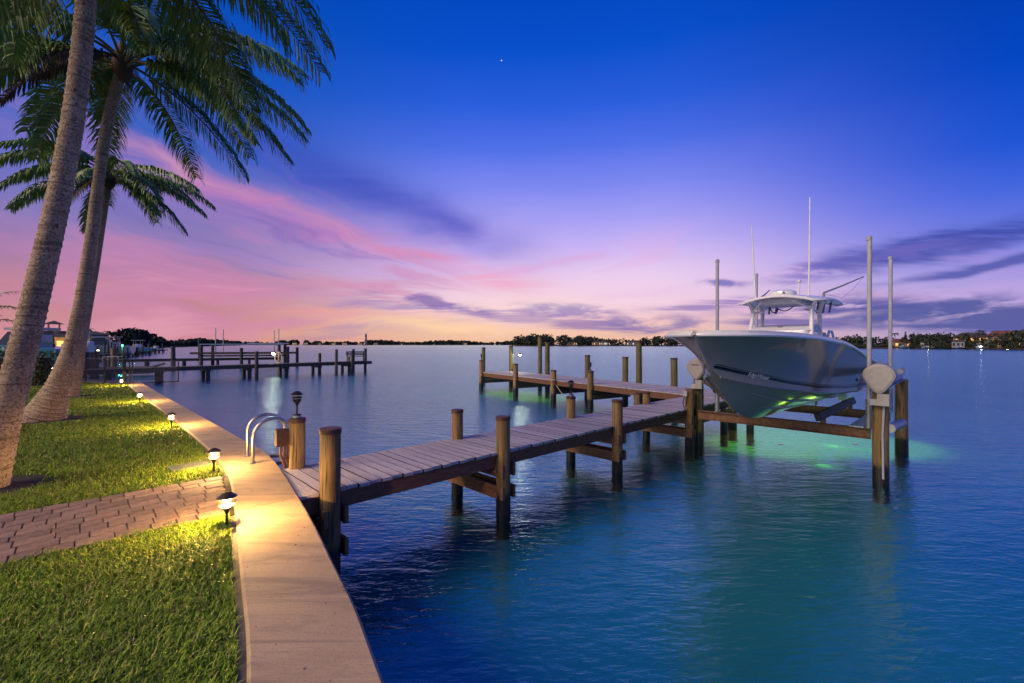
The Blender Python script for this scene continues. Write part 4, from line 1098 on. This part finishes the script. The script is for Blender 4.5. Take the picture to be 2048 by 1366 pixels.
clump_palm('feathery green clump palm at the left edge behind the trunk', (-22.0,18.4,GZ), 26, 2.7, 1.1)
clump_palm('dark palm fronds poking in at the left edge above the hedge', (-24.0,19.5,GZ+1.9), 14, 2.4, 1.0)

fe = thing('chain_link_fence', 'black chain-link fence closing the lawn beside the gate', 'fence', (-15.75,18.25,.92), math.atan2(2.6,-5.0))
H_ = 1.02; FL = 5.6
def links(parent, x0, x1, h, name='wire_mesh', pit=.085):
    mb = MB(); r_ = .0042
    n = int((x1-x0+h)/pit)
    for i in range(n):
        for sg in (1,-1):
            a = x0 - (h if sg > 0 else 0) + i*pit; b_ = a+h
            p = (a, 0.0) if sg > 0 else (a, h); q = (b_, h) if sg > 0 else (b_, 0.0)
            (ax, az_), (cx, cz) = p, q
            if ax < x0: az_ += (cz-az_)*(x0-ax)/(cx-ax); ax = x0
            if cx > x1: cz = az_+(cz-az_)*(x1-ax)/(cx-ax) if cx != ax else cz; cx = x1
            if cx-ax < .01: continue
            mb.tube([(ax,0,az_+.03),(cx,0,cz+.03)], r_, 3, caps=False)
    return mb.build(name, 'black_metal', parent)
links(fe, .05, FL, H_-.06)
for i in range(4): MB().tube([(i*1.8,0,0),(i*1.8,0,H_+.03)], .028, 8).build('post', 'black_metal', fe, True)
MB().tube([(0,0,H_),(FL,0,H_)], .02, 8).build('top_rail', 'black_metal', fe, True)
gt = thing('chain_link_gate', 'narrow black chain-link gate panel jutting out over the water', 'gate', (-15.62,18.3,.92), math.atan2(1.15,1.0))
links(gt, .0, 1.62, H_-.08)
for xx in (0, .09, 1.64): MB().tube([(xx,0,0),(xx,0,H_)], .02, 8).build('post', 'black_metal', gt, True)
for zz in (.03, H_-.03): MB().tube([(0,0,zz),(1.64,0,zz)], .016, 8).build('rail', 'black_metal', gt, True)
MB().tube([(-.18,-.02,-.02),(-.18,-.02,H_+.14)], .045, 10).build('hinge_post', 'black_metal', gt, True)
MB().lathe([(.05,0),(.06,.03),(.02,.08)], 10, (-.18,-.02,H_+.14)).build('finial', 'black_metal', gt, True)

# ------------------------------------------------------------------ neighbour docks
def ndock(label, p, d, L, w, bents, tall, name='dock'):
    d = Vector(d).normalized(); t = thing(name, label, 'dock', (p[0],p[1],0), math.atan2(d.y, d.x))
    n = int(L/.3)
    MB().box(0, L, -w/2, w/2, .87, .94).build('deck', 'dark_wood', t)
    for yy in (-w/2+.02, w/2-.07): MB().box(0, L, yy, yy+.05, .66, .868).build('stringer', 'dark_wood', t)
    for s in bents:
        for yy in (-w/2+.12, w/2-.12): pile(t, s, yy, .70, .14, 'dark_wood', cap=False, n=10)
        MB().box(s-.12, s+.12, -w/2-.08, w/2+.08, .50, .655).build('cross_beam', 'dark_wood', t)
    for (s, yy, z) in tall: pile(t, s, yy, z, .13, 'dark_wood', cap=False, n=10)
    return t
d1 = (13.5,15.3)
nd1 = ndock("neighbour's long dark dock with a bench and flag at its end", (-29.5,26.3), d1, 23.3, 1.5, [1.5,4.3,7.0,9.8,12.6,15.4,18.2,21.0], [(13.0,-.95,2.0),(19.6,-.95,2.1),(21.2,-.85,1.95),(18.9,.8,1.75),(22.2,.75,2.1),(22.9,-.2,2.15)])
def n1(s, w): d = Vector(d1).normalized(); q = Vector((-29.5,26.3))+d*s+Vector((-d.y,d.x))*w; return q.x, q.y
be = thing('dock_bench', 'dark slatted bench at the outer end of the neighbour dock', 'bench', (*n1(22.2,.1),.94), math.atan2(d1[1], d1[0]))
for i in range(3): MB().box(-.95,.95,.30,.34,.55+.14*i,.65+.14*i).build('back_slat', 'dark_wood', be)
for i in range(3): MB().box(-.95,.95,-.2+.16*i,-.06+.16*i,.42,.46).build('seat_slat', 'dark_wood', be)
for xx in (-.85,.85):
    MB().box(xx-.04,xx+.04,-.2,.3,.0,.42).build('leg', 'dark_wood', be); MB().box(xx-.04,xx+.04,.26,.30,.46,.95).build('upright', 'dark_wood', be)
fg = thing('flag', 'striped flag hanging limp from a pole at the end of the neighbour dock', 'flag', (*n1(23.0,-.3),.94))
MB().tube([(0,0,0),(0,0,2.75)], .02, 8).build('flag_pole', 'galv', fg, True)
for i in range(7):
    mb = MB(); n = 6; z0, z1 = 2.62-.13*i, 2.62-.13*(i+1)
    for j in range(n+1):
        t = j/n; fold = .05*math.sin(t*7+i*.3); wdt = -.32*t*(.25+.75*min(1,(i+1)/5)); dr = -.35*t
        mb.v += [(wdt, fold, z0+dr), (wdt*(1.05), fold+.01, z1+dr+.002)]
    mb.f = [(2*j,2*j+1,2*j+3,2*j+2) for j in range(n)]
    o = mb.build('stripe', 'flag_red' if i % 2 == 0 else 'flag_white', fg); md = o.modifiers.new('t','SOLIDIFY'); md.thickness = .006
mb = MB(); mb.box(-.16,-.005,-.03,.06,2.3,2.6); mb.build('canton', 'flag_blue', fg)
hp = thing('hose_hanger', 'coiled hose hanging on a pile of the neighbour dock beside a bright lamp', 'hose', (*n1(15.4,.8),0))
pile(hp, 0, 0, 1.95, .12, 'pile_wood', cap=False, n=10)
for q in range(3): MB().tube([(.0+.30*math.cos(a), -.16-.02*q, 1.42+.46*math.sin(a)) for a in np.linspace(0,2*math.pi,22)[:-1]], .03, 6, closed=True).build('hose_coil', 'rope', hp, True)
wl = thing('dock_light', 'bright white lamp on the neighbour dock pile beside the hose coil', 'lamp', (*n1(15.2,.85),0))
MB().tube([(0,0,1.6),(-.25,-.05,1.78)], .025, 6).build('arm', 'galv', wl)
MB().lathe([(.02,-.08),(.08,-.04),(.09,.02),(.05,.08),(.01,.09)], 10, (-.3,-.05,1.76)).build('globe', 'lamp_white', wl, True)
gx, gy = n1(15.2,.85); lamp('bulb', (gx-.3, gy-.35, 1.70), 24, (1.0,.8,.5), .10)

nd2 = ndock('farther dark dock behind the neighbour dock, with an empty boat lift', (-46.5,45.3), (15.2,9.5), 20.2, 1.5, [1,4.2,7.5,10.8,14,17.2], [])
def n2(s, w): d = Vector((15.2,9.5)).normalized(); q = Vector((-46.5,45.3))+d*s+Vector((-d.y,d.x))*w; return q.x, q.y
ex_, ey_ = n2(16.0,-1.9)
el_ = thing('boat_lift', 'empty boat lift with dark beams and thin guide poles at the farther dock', 'boat lift', (ex_, ey_, 0), math.atan2(9.5,15.2)-.25)
for (s, w, z) in ((-3.2,-1.5,2.55),(4.6,-1.5,2.55),(5.4,-.9,2.3),(-3.0,1.6,2.5),(4.7,1.6,2.5),(.8,-1.8,2.15),(6.2,.6,2.2)): pile(el_, s, w, z, .17, 'dark_wood', cap=False, n=10)
MB().box(-4.2,6.4,-1.75,-1.5,1.45,1.68).build('beam', 'dark_wood', el_); MB().box(-4.0,5.0,1.4,1.65,1.1,1.3).build('beam', 'dark_wood', el_)
MB().box(-3.3,5.1,-1.7,-1.3,2.50,2.62).build('top_beam', 'alu_beam', el_); MB().box(1.2,5.2,-1.0,1.5,2.6,2.72).build('cover', 'pvc', el_)
for (s, w, z) in ((-1.9,-1.2,4.4),(4.0,-1.0,4.2),(4.5,-1.2,4.35),(-1.8,1.2,4.3)): MB().tube([(s,w,1.2),(s,w,z)], .05, 6).build('guide_post', 'pvc', el_, True)

# low floating work platform near the gate
fp = thing('floating_platform', 'low dark floating platform with a small metal frame behind the gate', 'platform', (-32.5,36.5,0), .35)
MB().box(-2.6,2.6,-.9,.9,.15,.62).build('hull', 'dark_wood', fp, bevel=.05)
MB().box(-2.7,2.7,-1.0,1.0,.62,.70).build('deck', 'dark_wood', fp)
for xx in (-.5,.5):
    for yy in (-.4,.4): MB().tube([(xx,yy,.7),(xx,yy,1.55)], .035, 6).build('frame_post', 'galv', fp, True)
for yy in (-.4,.4): MB().tube([(-.5,yy,1.55),(.5,yy,1.55)], .035, 6).build('frame_rail', 'galv', fp, True)
MB().tube([(2.6,0,.66),(3.5,0,.95)], .09, 6).build('ramp', 'dark_wood', fp)
for i, (px, py_w, top, lab) in enumerate([((346-1024)/896*47, 47, 2.35, 'single dark pile standing in open water beyond the gate'), ((398-1024)/896*78, 78, 3.6, 'thin dark channel marker post far out in the water'), ((228-1024)/896*40, 40, 2.2, 'yellow-lit pile near the green dock light')]):
    t = thing('channel_post' if i == 1 else 'mooring_pile', lab, 'post' if i == 1 else 'pile', (px, py_w, 0)); pile(t, 0, 0, top, .22 if i != 1 else .16, 'dark_wood' if i < 2 else 'pile_wood', cap=False, n=10)

# ------------------------------------------------------------------ generic far boats and houses
def small_boat(label, loc, rz, L=7.0, z0=0.0, hullm='far_gelcoat', ttop=True, cabin=False, outboard=True, name='motor_boat', group=None):
    t = thing(name, label, 'boat', loc, rz, group); B = L*.16; Hh = L*.16
    mb = MB(); st_ = [0,.08,.2,.4,.7,1.0]; hw = [.03,.38,.68,.92,1.0,.94]; n = 5
    for q, h in zip(st_, hw):
        x = -L/2+L*q; kz = z0 + Hh*.55*max(0,(.25-q)/.25)**1.5; zs = z0+Hh*(1.25-.3*q)
        mb.v += [(x,0,kz),(x,-B*h*.75,kz+(zs-kz)*.38),(x,-B*h,zs),(x,B*h,zs),(x,B*h*.75,kz+(zs-kz)*.38)]
    for i in range(5):
        for j in range(5):
            a = i*5+j; b_ = i*5+(j+1) % 5; mb.f.append((a, b_, b_+5, a+5))
    mb.f.append((0,4,3,2,1)); mb.f.append(tuple(25+j for j in range(5)))
    mb.build('hull', hullm, t)
    zt = z0+Hh
    MB().prism([(-L*.05,-B*.4),(L*.18,-B*.4),(L*.18,B*.4),(-L*.05,B*.4),(-L*.10,0)], zt*.98, zt+L*.11).build('console', 'far_gelcoat', t, bevel=.05)
    if ttop:
        MB().box(-L*.12,L*.22,-B*.62,B*.62,zt+L*.235,zt+L*.25).build('t_top', 'far_gelcoat', t)
        for xx in (-L*.04,L*.16):
            for sg in (-1,1): MB().tube([(xx,sg*B*.5,zt),(xx,sg*B*.5,zt+L*.24)], L*.006, 6).build('t_top_leg', 'far_gelcoat', t)
    if cabin:
        mb = MB(); mb.quadbox([(-L*.16,-B*.7,zt),(L*.14,-B*.7,zt),(L*.14,B*.7,zt),(-L*.16,B*.7,zt),(-L*.04,-B*.6,zt+L*.13),(L*.14,-B*.6,zt+L*.14),(L*.14,B*.6,zt+L*.14),(-L*.04,B*.6,zt+L*.13)]); mb.build('windshield', 'tinted_glass', t)
        MB().box(-L*.06,L*.2,-B*.68,B*.68,zt+L*.145,zt+L*.165).build('hardtop', 'far_gelcoat', t)
    if outboard:
        for yy in (-.35,.35):
            o = MB().prism([(L/2+.1,yy-.22),(L/2+.55,yy-.26),(L/2+.8,yy-.16),(L/2+.8,yy+.16),(L/2+.55,yy+.26),(L/2+.1,yy+.22)], z0+Hh*.75, z0+Hh*.75+.75).build('outboard_motor', 'cowl', t, bevel=.08)
            MB().box(L/2+.2,L/2+.5,yy-.08,yy+.08,z0-.25,z0+Hh*.75).build('lower_leg', 'black_metal', o)
    return t
def small_lift(label, loc, rz, L, W_, z):
    t = thing('boat_lift', label, 'boat lift', loc, rz)
    for sx in (-1,1):
        for sy in (-1,1): pile(t, sx*L/2, sy*W_/2, z, .16, 'pile_wood', cap=False, n=8)
        MB().box(sx*L/2-.08, sx*L/2+.08, -W_/2, W_/2, .72, .92).build('cradle_beam', 'dark_wood', t)
    for sy in (-1,1): MB().box(-L/2, L/2, sy*W_/2-.07, sy*W_/2+.07, z, z+.14).build('top_beam', 'galv', t)
    return t
small_boat('blue-hulled cabin boat on a lift seen between the palm trunks', (-33.2,30.6,0), math.atan2(-.55,1.0)+.35, 8.2, 1.02, 'blue_hull', False, True)
small_lift('boat lift under the blue-hulled boat behind the palms', (-32.8,30.4,0), -.1, 4.4, 3.4, 1.9)
yp = (-.0,)
for i, (px, Y, top) in enumerate([(184,31,2.05),(193,31.5,2.1)]):
    t = thing('mooring_pile', ('yellow-lit pile just right of the outboard motors behind the palms','second yellow-lit pile beside the outboard motors behind the palms')[i], 'pile', ((px-1024)/896*Y, Y, 0)); pile(t, 0, 0, top, .16, 'pile_wood', cap=False, n=10)
yl = thing('dock_light', 'warm yellow dock lamp beside the outboard motors behind the palms', 'lamp', ((196-1024)/896*33, 33, 0))
MB().tube([(0,0,-1),(0,0,2.0)], .05, 6).build('post', 'dark_wood', yl); MB().lathe([(.02,0),(.07,.04),(.07,.12),(.02,.16)], 10, (0,0,2.0)).build('globe', 'lamp_lit', yl, True)
lamp('bulb', ((196-1024)/896*33-.1, 32.6, 2.0), 45, (1.0,.72,.25), .1)

def house(label, loc, rz, w, d, h, wallm, roofm, wins, roof_h=2.2, storeys=1, lit='lit_window', name='house', porch=False, cupola=False, litfrac=.7):
    t = thing(name, label, 'house', loc, rz)
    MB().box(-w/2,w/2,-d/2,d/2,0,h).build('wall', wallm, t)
    mb = MB(); e = .5; mb.v = [(-w/2-e,-d/2-e,h),(w/2+e,-d/2-e,h),(w/2+e,d/2+e,h),(-w/2-e,d/2+e,h),(-w/2+d*.35,0,h+roof_h),(w/2-d*.35,0,h+roof_h)]
    mb.f = [(0,1,5,4),(2,3,4,5),(1,2,5),(3,0,4),(3,2,1,0)]; rf = mb.build('roof', roofm, t)
    if cupola:
        MB().box(-1.1,1.1,-1.1,1.1,h+roof_h-.5,h+roof_h+.5).build('cupola_base', wallm, rf)
        for sx in (-1,1):
            for sy in (-1,1): MB().box(sx*.95-.12,sx*.95+.12,sy*.95-.12,sy*.95+.12,h+roof_h+.5,h+roof_h+1.7).build('cupola_post', wallm, rf)
        mb = MB(); z = h+roof_h+1.7; mb.v = [(-1.8,-1.8,z),(1.8,-1.8,z),(1.8,1.8,z),(-1.8,1.8,z),(0,0,z+.9)]; mb.f = [(0,1,4),(1,2,4),(2,3,4),(3,0,4),(3,2,1,0)]; mb.build('cupola_roof', roofm, rf)
    sh = h/storeys
    for st_ in range(storeys):
        for i in range(wins):
            x = -w/2 + w*(i+.5)/wins; ww = min(1.3, w/wins*.5)*random.uniform(.6,1); z0 = st_*sh+sh*.30; z1 = st_*sh+sh*.74
            li = random.random() < litfrac
            f = MB().box(x-ww/2-.12,x+ww/2+.12,-d/2-.06,-d/2+.02,z0-.12,z1+.12).build('window', 'white_wall', t)
            MB().box(x-ww/2,x+ww/2,-d/2-.09,-d/2-.065,z0,z1).build('pane', lit if li else 'dark_window', f)
    return t
def crown_tree(label, loc, h, r, leafm='tree_leaf', n=900, size=.5, name='tree', kind='round', group=None):
    t = thing(name, label, 'tree', loc, 0, group)
    if kind == 'round':
        bl = []
        for i in range(7): 
            a = random.uniform(0,6.28); q = random.uniform(.2,.65)*r; bl.append((q*math.cos(a), q*math.sin(a), h*random.uniform(.5,.82), r*random.uniform(.38,.6), r*random.uniform(.38,.6), h*random.uniform(.14,.24)))
        bl.append((0,0,h*.55,r*.8,r*.8,h*.35))
        leaf_mass(bl, n, size).build('crown', leafm, t)
        MB().tube([(0,0,-.2),(.1,0,h*.3),(-.1,.1,h*.7)], [h*.035,h*.028,h*.01], 7).build('trunk', 'bark', t)
    elif kind == 'pine':
        bl = [(0,0,h*(.3+.68*i/8),r*(1.05-.10*i),r*(1.05-.10*i),h*.03) for i in range(9)]
        leaf_mass(bl, n, size).build('crown', leafm, t)
        MB().tube([(0,0,-.2),(0,0,h*.97)], [h*.018,.05], 6).build('trunk', 'bark', t)
    else:
        mb = MB(); 
        for i in range(16):
            a = random.uniform(0,6.28); e0 = random.uniform(.0,1.1); L = r*random.uniform(.8,1.15); p = Vector((0,0,h)); prev = None
            for q in range(6):
                tt = q/5; el2 = e0-2.0*tt; wd = .55*math.sin(math.pi*(.12+.8*tt)); pv = Vector((-math.sin(a),math.cos(a),-.4))*wd*r*.22
                cur = (len(mb.v), len(mb.v)+1, len(mb.v)+2); mb.v += [tuple(p+pv), tuple(p), tuple(p+Vector((-pv.x,-pv.y,pv.z)))]
                if prev: mb.f += [(prev[0],prev[1],cur[1],cur[0]),(prev[1],prev[2],cur[2],cur[1])]
                prev = cur; p = p+Vector((math.cos(a)*math.cos(el2),math.sin(a)*math.cos(el2),math.sin(el2)))*L/5
        mb.build('crown', leafm, t); MB().tube([(0,0,-.2),(.15,0,h*.5),(0,0,h)], [.22,.16,.13], 7).build('trunk', 'bark', t)
    return t
def at(px, Y, z=0.0): return ((px-1024)/896*Y, Y, z)

# far land masses
def land(name, poly, z):
    tag(MB().prism(poly, -1.9, z).build(name, 'soil'), kind='structure')
land('far_shore', [at(1560,330)[:2], at(1700,300)[:2], at(1860,262)[:2], at(2048,222)[:2], at(2300,205)[:2], (520,260), (620,560), (260,620)], .7)
land('middle_shore', [at(1030,720)[:2], at(1130,660)[:2], at(1380,640)[:2], at(1600,600)[:2], (500,900), (0,1000)], .8)
land('horizon_shore', [(-2600,1350), (-1400,1350), (-300,1420), (40,1400), (400,1500), (400,2000), (-2600,2000)], .8)
land('left_shore', [at(-400,60)[:2], at(70,62)[:2], at(150,120)[:2], at(235,210)[:2], at(285,330)[:2], at(400,640)[:2], at(470,1150)[:2], (-1500,1400), (-1500,60)], .7)

# wooded skylines that read as one mass each
def treeline(name, label, pts, n, hts, leaf, dep=18, leafm='tree_leaf_far'):
    bl = []; n = int(n*1.7)
    L = sum((Vector(b_)-Vector(a)).length for a, b_ in zip(pts, pts[1:])); 
    for i in range(n):
        d = L*random.random(); 
        for a, b_ in zip(pts, pts[1:]):
            l = (Vector(b_)-Vector(a)).length
            if d <= l: q = Vector(a).lerp(Vector(b_), d/l); break
            d -= l
        hgt = random.uniform(*hts)*(.75+.5*math.sin(q.x*.013+1)**2); r_ = hgt*random.uniform(.45,.8)
        bl.append((q.x+random.uniform(-2,2), q.y+random.uniform(0,dep), .5+hgt*.52, r_, r_*.6, hgt*.52))
    o = leaf_mass(bl, n*70, leaf, flat=.8).build(name, leafm); tag(o, label, 'trees', kind='stuff'); return o
treeline('treeline', 'distant dark wooded skyline across the middle of the horizon', [(-1300,1352),(-300,1424),(40,1404),(120,1410)], 240, (7,13), 3.2)
treeline('treeline', 'dark wooded shore behind the far dock platform', [at(1035,722)[:2], at(1130,664)[:2], at(1380,645)[:2], at(1600,606)[:2]], 110, (7,15), 1.8)
treeline('treeline', 'dark wooded shore receding behind the left marina', [at(200,215)[:2], at(290,345)[:2], at(400,655)[:2], at(475,1160)[:2]], 130, (5,8.5), 1.6)
treeline('treeline', 'dark shrubs and trees filling the right-hand shore behind the houses', [at(1640,322)[:2], at(1760,296)[:2], at(1900,262)[:2], at(2070,228)[:2], at(2300,212)[:2]], 75, (4.0,8.0), .9, 16)

# right shore: houses, trees, boats
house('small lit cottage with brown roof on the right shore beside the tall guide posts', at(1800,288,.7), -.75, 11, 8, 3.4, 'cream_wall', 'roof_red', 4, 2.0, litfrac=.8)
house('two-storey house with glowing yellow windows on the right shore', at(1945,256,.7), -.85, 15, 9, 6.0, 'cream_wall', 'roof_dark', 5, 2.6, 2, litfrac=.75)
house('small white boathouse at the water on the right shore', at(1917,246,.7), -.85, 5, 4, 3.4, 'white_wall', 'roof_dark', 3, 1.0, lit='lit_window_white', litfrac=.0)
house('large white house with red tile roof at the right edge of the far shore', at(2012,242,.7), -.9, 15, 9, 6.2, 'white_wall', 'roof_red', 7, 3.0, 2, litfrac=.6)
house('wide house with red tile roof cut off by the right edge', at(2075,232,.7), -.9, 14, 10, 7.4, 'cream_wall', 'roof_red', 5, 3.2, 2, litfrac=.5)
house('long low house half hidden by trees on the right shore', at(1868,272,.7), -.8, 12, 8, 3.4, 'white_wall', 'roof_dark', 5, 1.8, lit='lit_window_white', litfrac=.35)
for (px, Y, h, r_, kd, lab) in [(1811,296,10.2,1.4,'pine','left of two narrow pines rising above the right shore'),(1828,294,9.6,1.4,'pine','right of two narrow pines rising above the right shore'),
    (1790,282,8.4,2.6,'palm','bushy palm left of the two narrow pines'),(1962,250,9.0,3.0,'palm','tall palm just right of the yellow-lit house'),(1992,246,8.6,3.0,'palm','palm in front of the white house with red roof'),
    (2010,248,8.8,2.6,'palm','palm over the middle of the white house with red roof'),(1856,262,4.6,2.2,'palm','short uplit palm at the water on the right shore'),
    (1845,280,8.6,5.5,'round','broad round tree in the middle of the right shore'),(1878,276,8.4,5.5,'round','broad round tree left of the small white boathouse'),(1972,262,7.6,4.0,'round','dark round tree between the yellow-lit house and the white house'),
    (2030,233,8.4,2.8,'palm','palm before the red roof near the right edge'),(1976,236,6.2,2.4,'palm','short palm at the corner of the white house'),
    (1740,300,7.6,4.6,'round','round tree between the two tall guide posts'),(1715,306,6.6,4.4,'round','low round tree left of the tall guide posts')]:
    crown_tree(lab, at(px, Y, .6), h, r_, n=520, size=.55, kind=kd)
small_boat('white boat with T-top moored at the right shore below the narrow pines', at(1806,268), .5, 8, 0.0)
small_boat('small white boat moored at the right shore by the uplit palm', at(1849,256), .4, 6, 0.0, ttop=False)
small_boat('white boat moored in front of the small white boathouse', at(1916,238), .6, 6.5, 0.0, ttop=False)
small_boat('boat carrying a bright white lamp on the right shore', at(1958,232), .5, 7.5, 0.0)
bl_ = thing('dock_light', 'bright white lamp at the water on the right shore', 'lamp', at(1962,230))
MB().tube([(0,0,-.5),(0,0,1.2)], .06, 6).build('post', 'galv', bl_); MB().lathe([(.05,0),(.25,.1),(.25,.3),(.05,.4)], 10, (0,0,1.1)).build('globe', 'lamp_far', bl_, True)
# up-lit gardens of the right shore
for px, Y, e in ((1857,258,60),(1890,258,40),(1945,247,120),(2015,230,140),(1800,280,60)):
    q = at(px, Y, 1.6); lamp('garden_light', q, e*3, (1.0,.6,.2), .2)

treeline('shrubbery', 'low dark shrubs and seawall planting along the right-hand waterline', [at(1640,312)[:2], at(1760,286)[:2], at(1900,252)[:2], at(2070,219)[:2], at(2300,203)[:2]], 60, (1.2,3.0), .5, 5)
# middle shore houses
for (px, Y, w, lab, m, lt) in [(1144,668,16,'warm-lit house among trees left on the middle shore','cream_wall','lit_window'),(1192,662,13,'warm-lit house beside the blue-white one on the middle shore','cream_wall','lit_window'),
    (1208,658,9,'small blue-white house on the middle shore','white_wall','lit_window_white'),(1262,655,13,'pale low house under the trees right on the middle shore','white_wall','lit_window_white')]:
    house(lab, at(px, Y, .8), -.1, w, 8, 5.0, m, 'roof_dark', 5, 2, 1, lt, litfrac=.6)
# horizon houses: tiny lit fronts
names = ['far left','left of the empty lift','behind the empty lift','right of the empty lift','left of the hose coil','above the hose coil','right of the hose coil','between coil and bench','above the bench','behind the flag','right of the flag','left of the far platform']
for i, px in enumerate([430,468,506,560,590,612,640,668,690,722,752,930]):
    house('tiny lit house on the horizon ' + names[i], at(px, 1385, .8), 0, random.uniform(9,16), 8, random.uniform(4,6), 'cream_wall', 'roof_dark', 4, 3, 1, 'lit_window', litfrac=.75)
# left marina
house('house with lit yellow porch and roof cupola beyond the boats on the left', at(108,112,.7), .75, 15, 9, 3.6, 'cream_wall', 'roof_dark', 6, 1.6, 1, 'lit_window', cupola=True, litfrac=.85)
house('blue-grey two-storey house right of the middle palm trunk', at(178,128,.7), .8, 8, 7, 4.6, 'white_wall', 'roof_dark', 3, 1.0, 2, 'lit_window', litfrac=.2)
for (px, Y, h, r_, kd, lab) in [(208,190,5.6,4.0,'round','dark round tree on the left shore above the yellow dock lamp'),(222,200,6.8,4.0,'palm','palm crown on the left shore right of the middle trunk'),(196,180,5.4,3.4,'round','dark round tree on the left shore beside the blue-grey house'),(170,150,7.0,3.0,'palm','small palm behind the boat mast on the left shore')]:
    crown_tree(lab, at(px, Y, .6), h, r_, n=420, size=.5, kind=kd)
small_boat('dark-windowed white cabin boat at the left marina beyond the outboard motors', at(196,88), .4, 11, .5, 'far_gelcoat', False, True, False)
small_boat('white boat on the marina dock near the green lamp', at(222,95), .5, 8, .9, 'far_gelcoat', True, False)
small_boat('dark boat beside the green lamp at the left marina', at(272,120), .3, 8, .4, 'blue_hull', True, False)
ms = thing('sail_mast', 'thin pale mast standing right of the middle palm trunk', 'mast', at(178,60)); MB().tube([(0,0,0),(0,0,6.4)], .05, 6).build('pole', 'galv', ms)
for i, (pxa, pxb, Y) in enumerate([(192,252,70),(236,300,92),(262,330,118)]):
    a, b_ = Vector(at(pxa,Y)[:2]), Vector(at(pxb,Y*1.16)[:2])
    L = (b_-a).length
    ndock(('low marina dock nearest the yellow lamp on the left','marina dock behind the green lamp','outermost dark marina dock on the left')[i], a, b_-a, L, 1.6, [L*q/7+.3 for q in range(7)], [(L*q/9+.4, .9*(-1)**q, random.uniform(1.9,3.0)) for q in range(9)])
glp = at(245,62)
gl_ = thing('dock_light', 'bright green lamp on a post at the left marina', 'lamp', glp)
MB().tube([(0,0,-1.5),(0,0,2.3)], .09, 6).build('post', 'dark_wood', gl_); MB().lathe([(.02,0),(.10,.05),(.10,.18),(.02,.23)], 10, (0,0,2.28)).build('globe', 'lamp_green', gl_, True)
lamp('bulb', (glp[0], glp[1]-.35, 2.40), 160, (.12,1.0,.45), .12)

q = at(101,104.5,2.9); lamp('porch_light', q, 900, (1.0,.60,.16), .3)
q = at(112,106.5,2.9); lamp('porch_light', q, 900, (1.0,.60,.16), .3)

# fallen leaf bits on the cap, path and dock
mat('litter_leaf', (.10,.06,.03), .9, island=.5)
mb = MB()
for _ in range(90):
    i = random.randrange(30, len(cL)-8); f = random.random()**.6
    c = Vector((*cL[i],0)).lerp(Vector((*cR[i],0)), f*.9+.04) + Vector((random.uniform(-.1,.1), random.uniform(-.1,.1), 0)); z = CAPZ
    if random.random() < .35: q = dk(random.uniform(-3.5,-.8), random.uniform(.1,1.2)); c = Vector((*q,0)); z = GZ+.029
    a = random.uniform(0,6.28); L = random.uniform(.004,.013); w_ = L*random.uniform(.2,.5); d = Vector((math.cos(a),math.sin(a),0)); e = Vector((-d.y,d.x,0))
    b0 = len(mb.v); p_ = [c-d*L, c+e*w_, c+d*L, c-e*w_]
    mb.v += [(p.x,p.y,z+.004+random.uniform(0,.006)) for p in p_]; mb.f.append((b0,b0+1,b0+2,b0+3))
tag(mb.build('leaf_litter', 'litter_leaf'), 'tiny dry leaf bits scattered on the seawall cap and path', 'litter', kind='stuff')
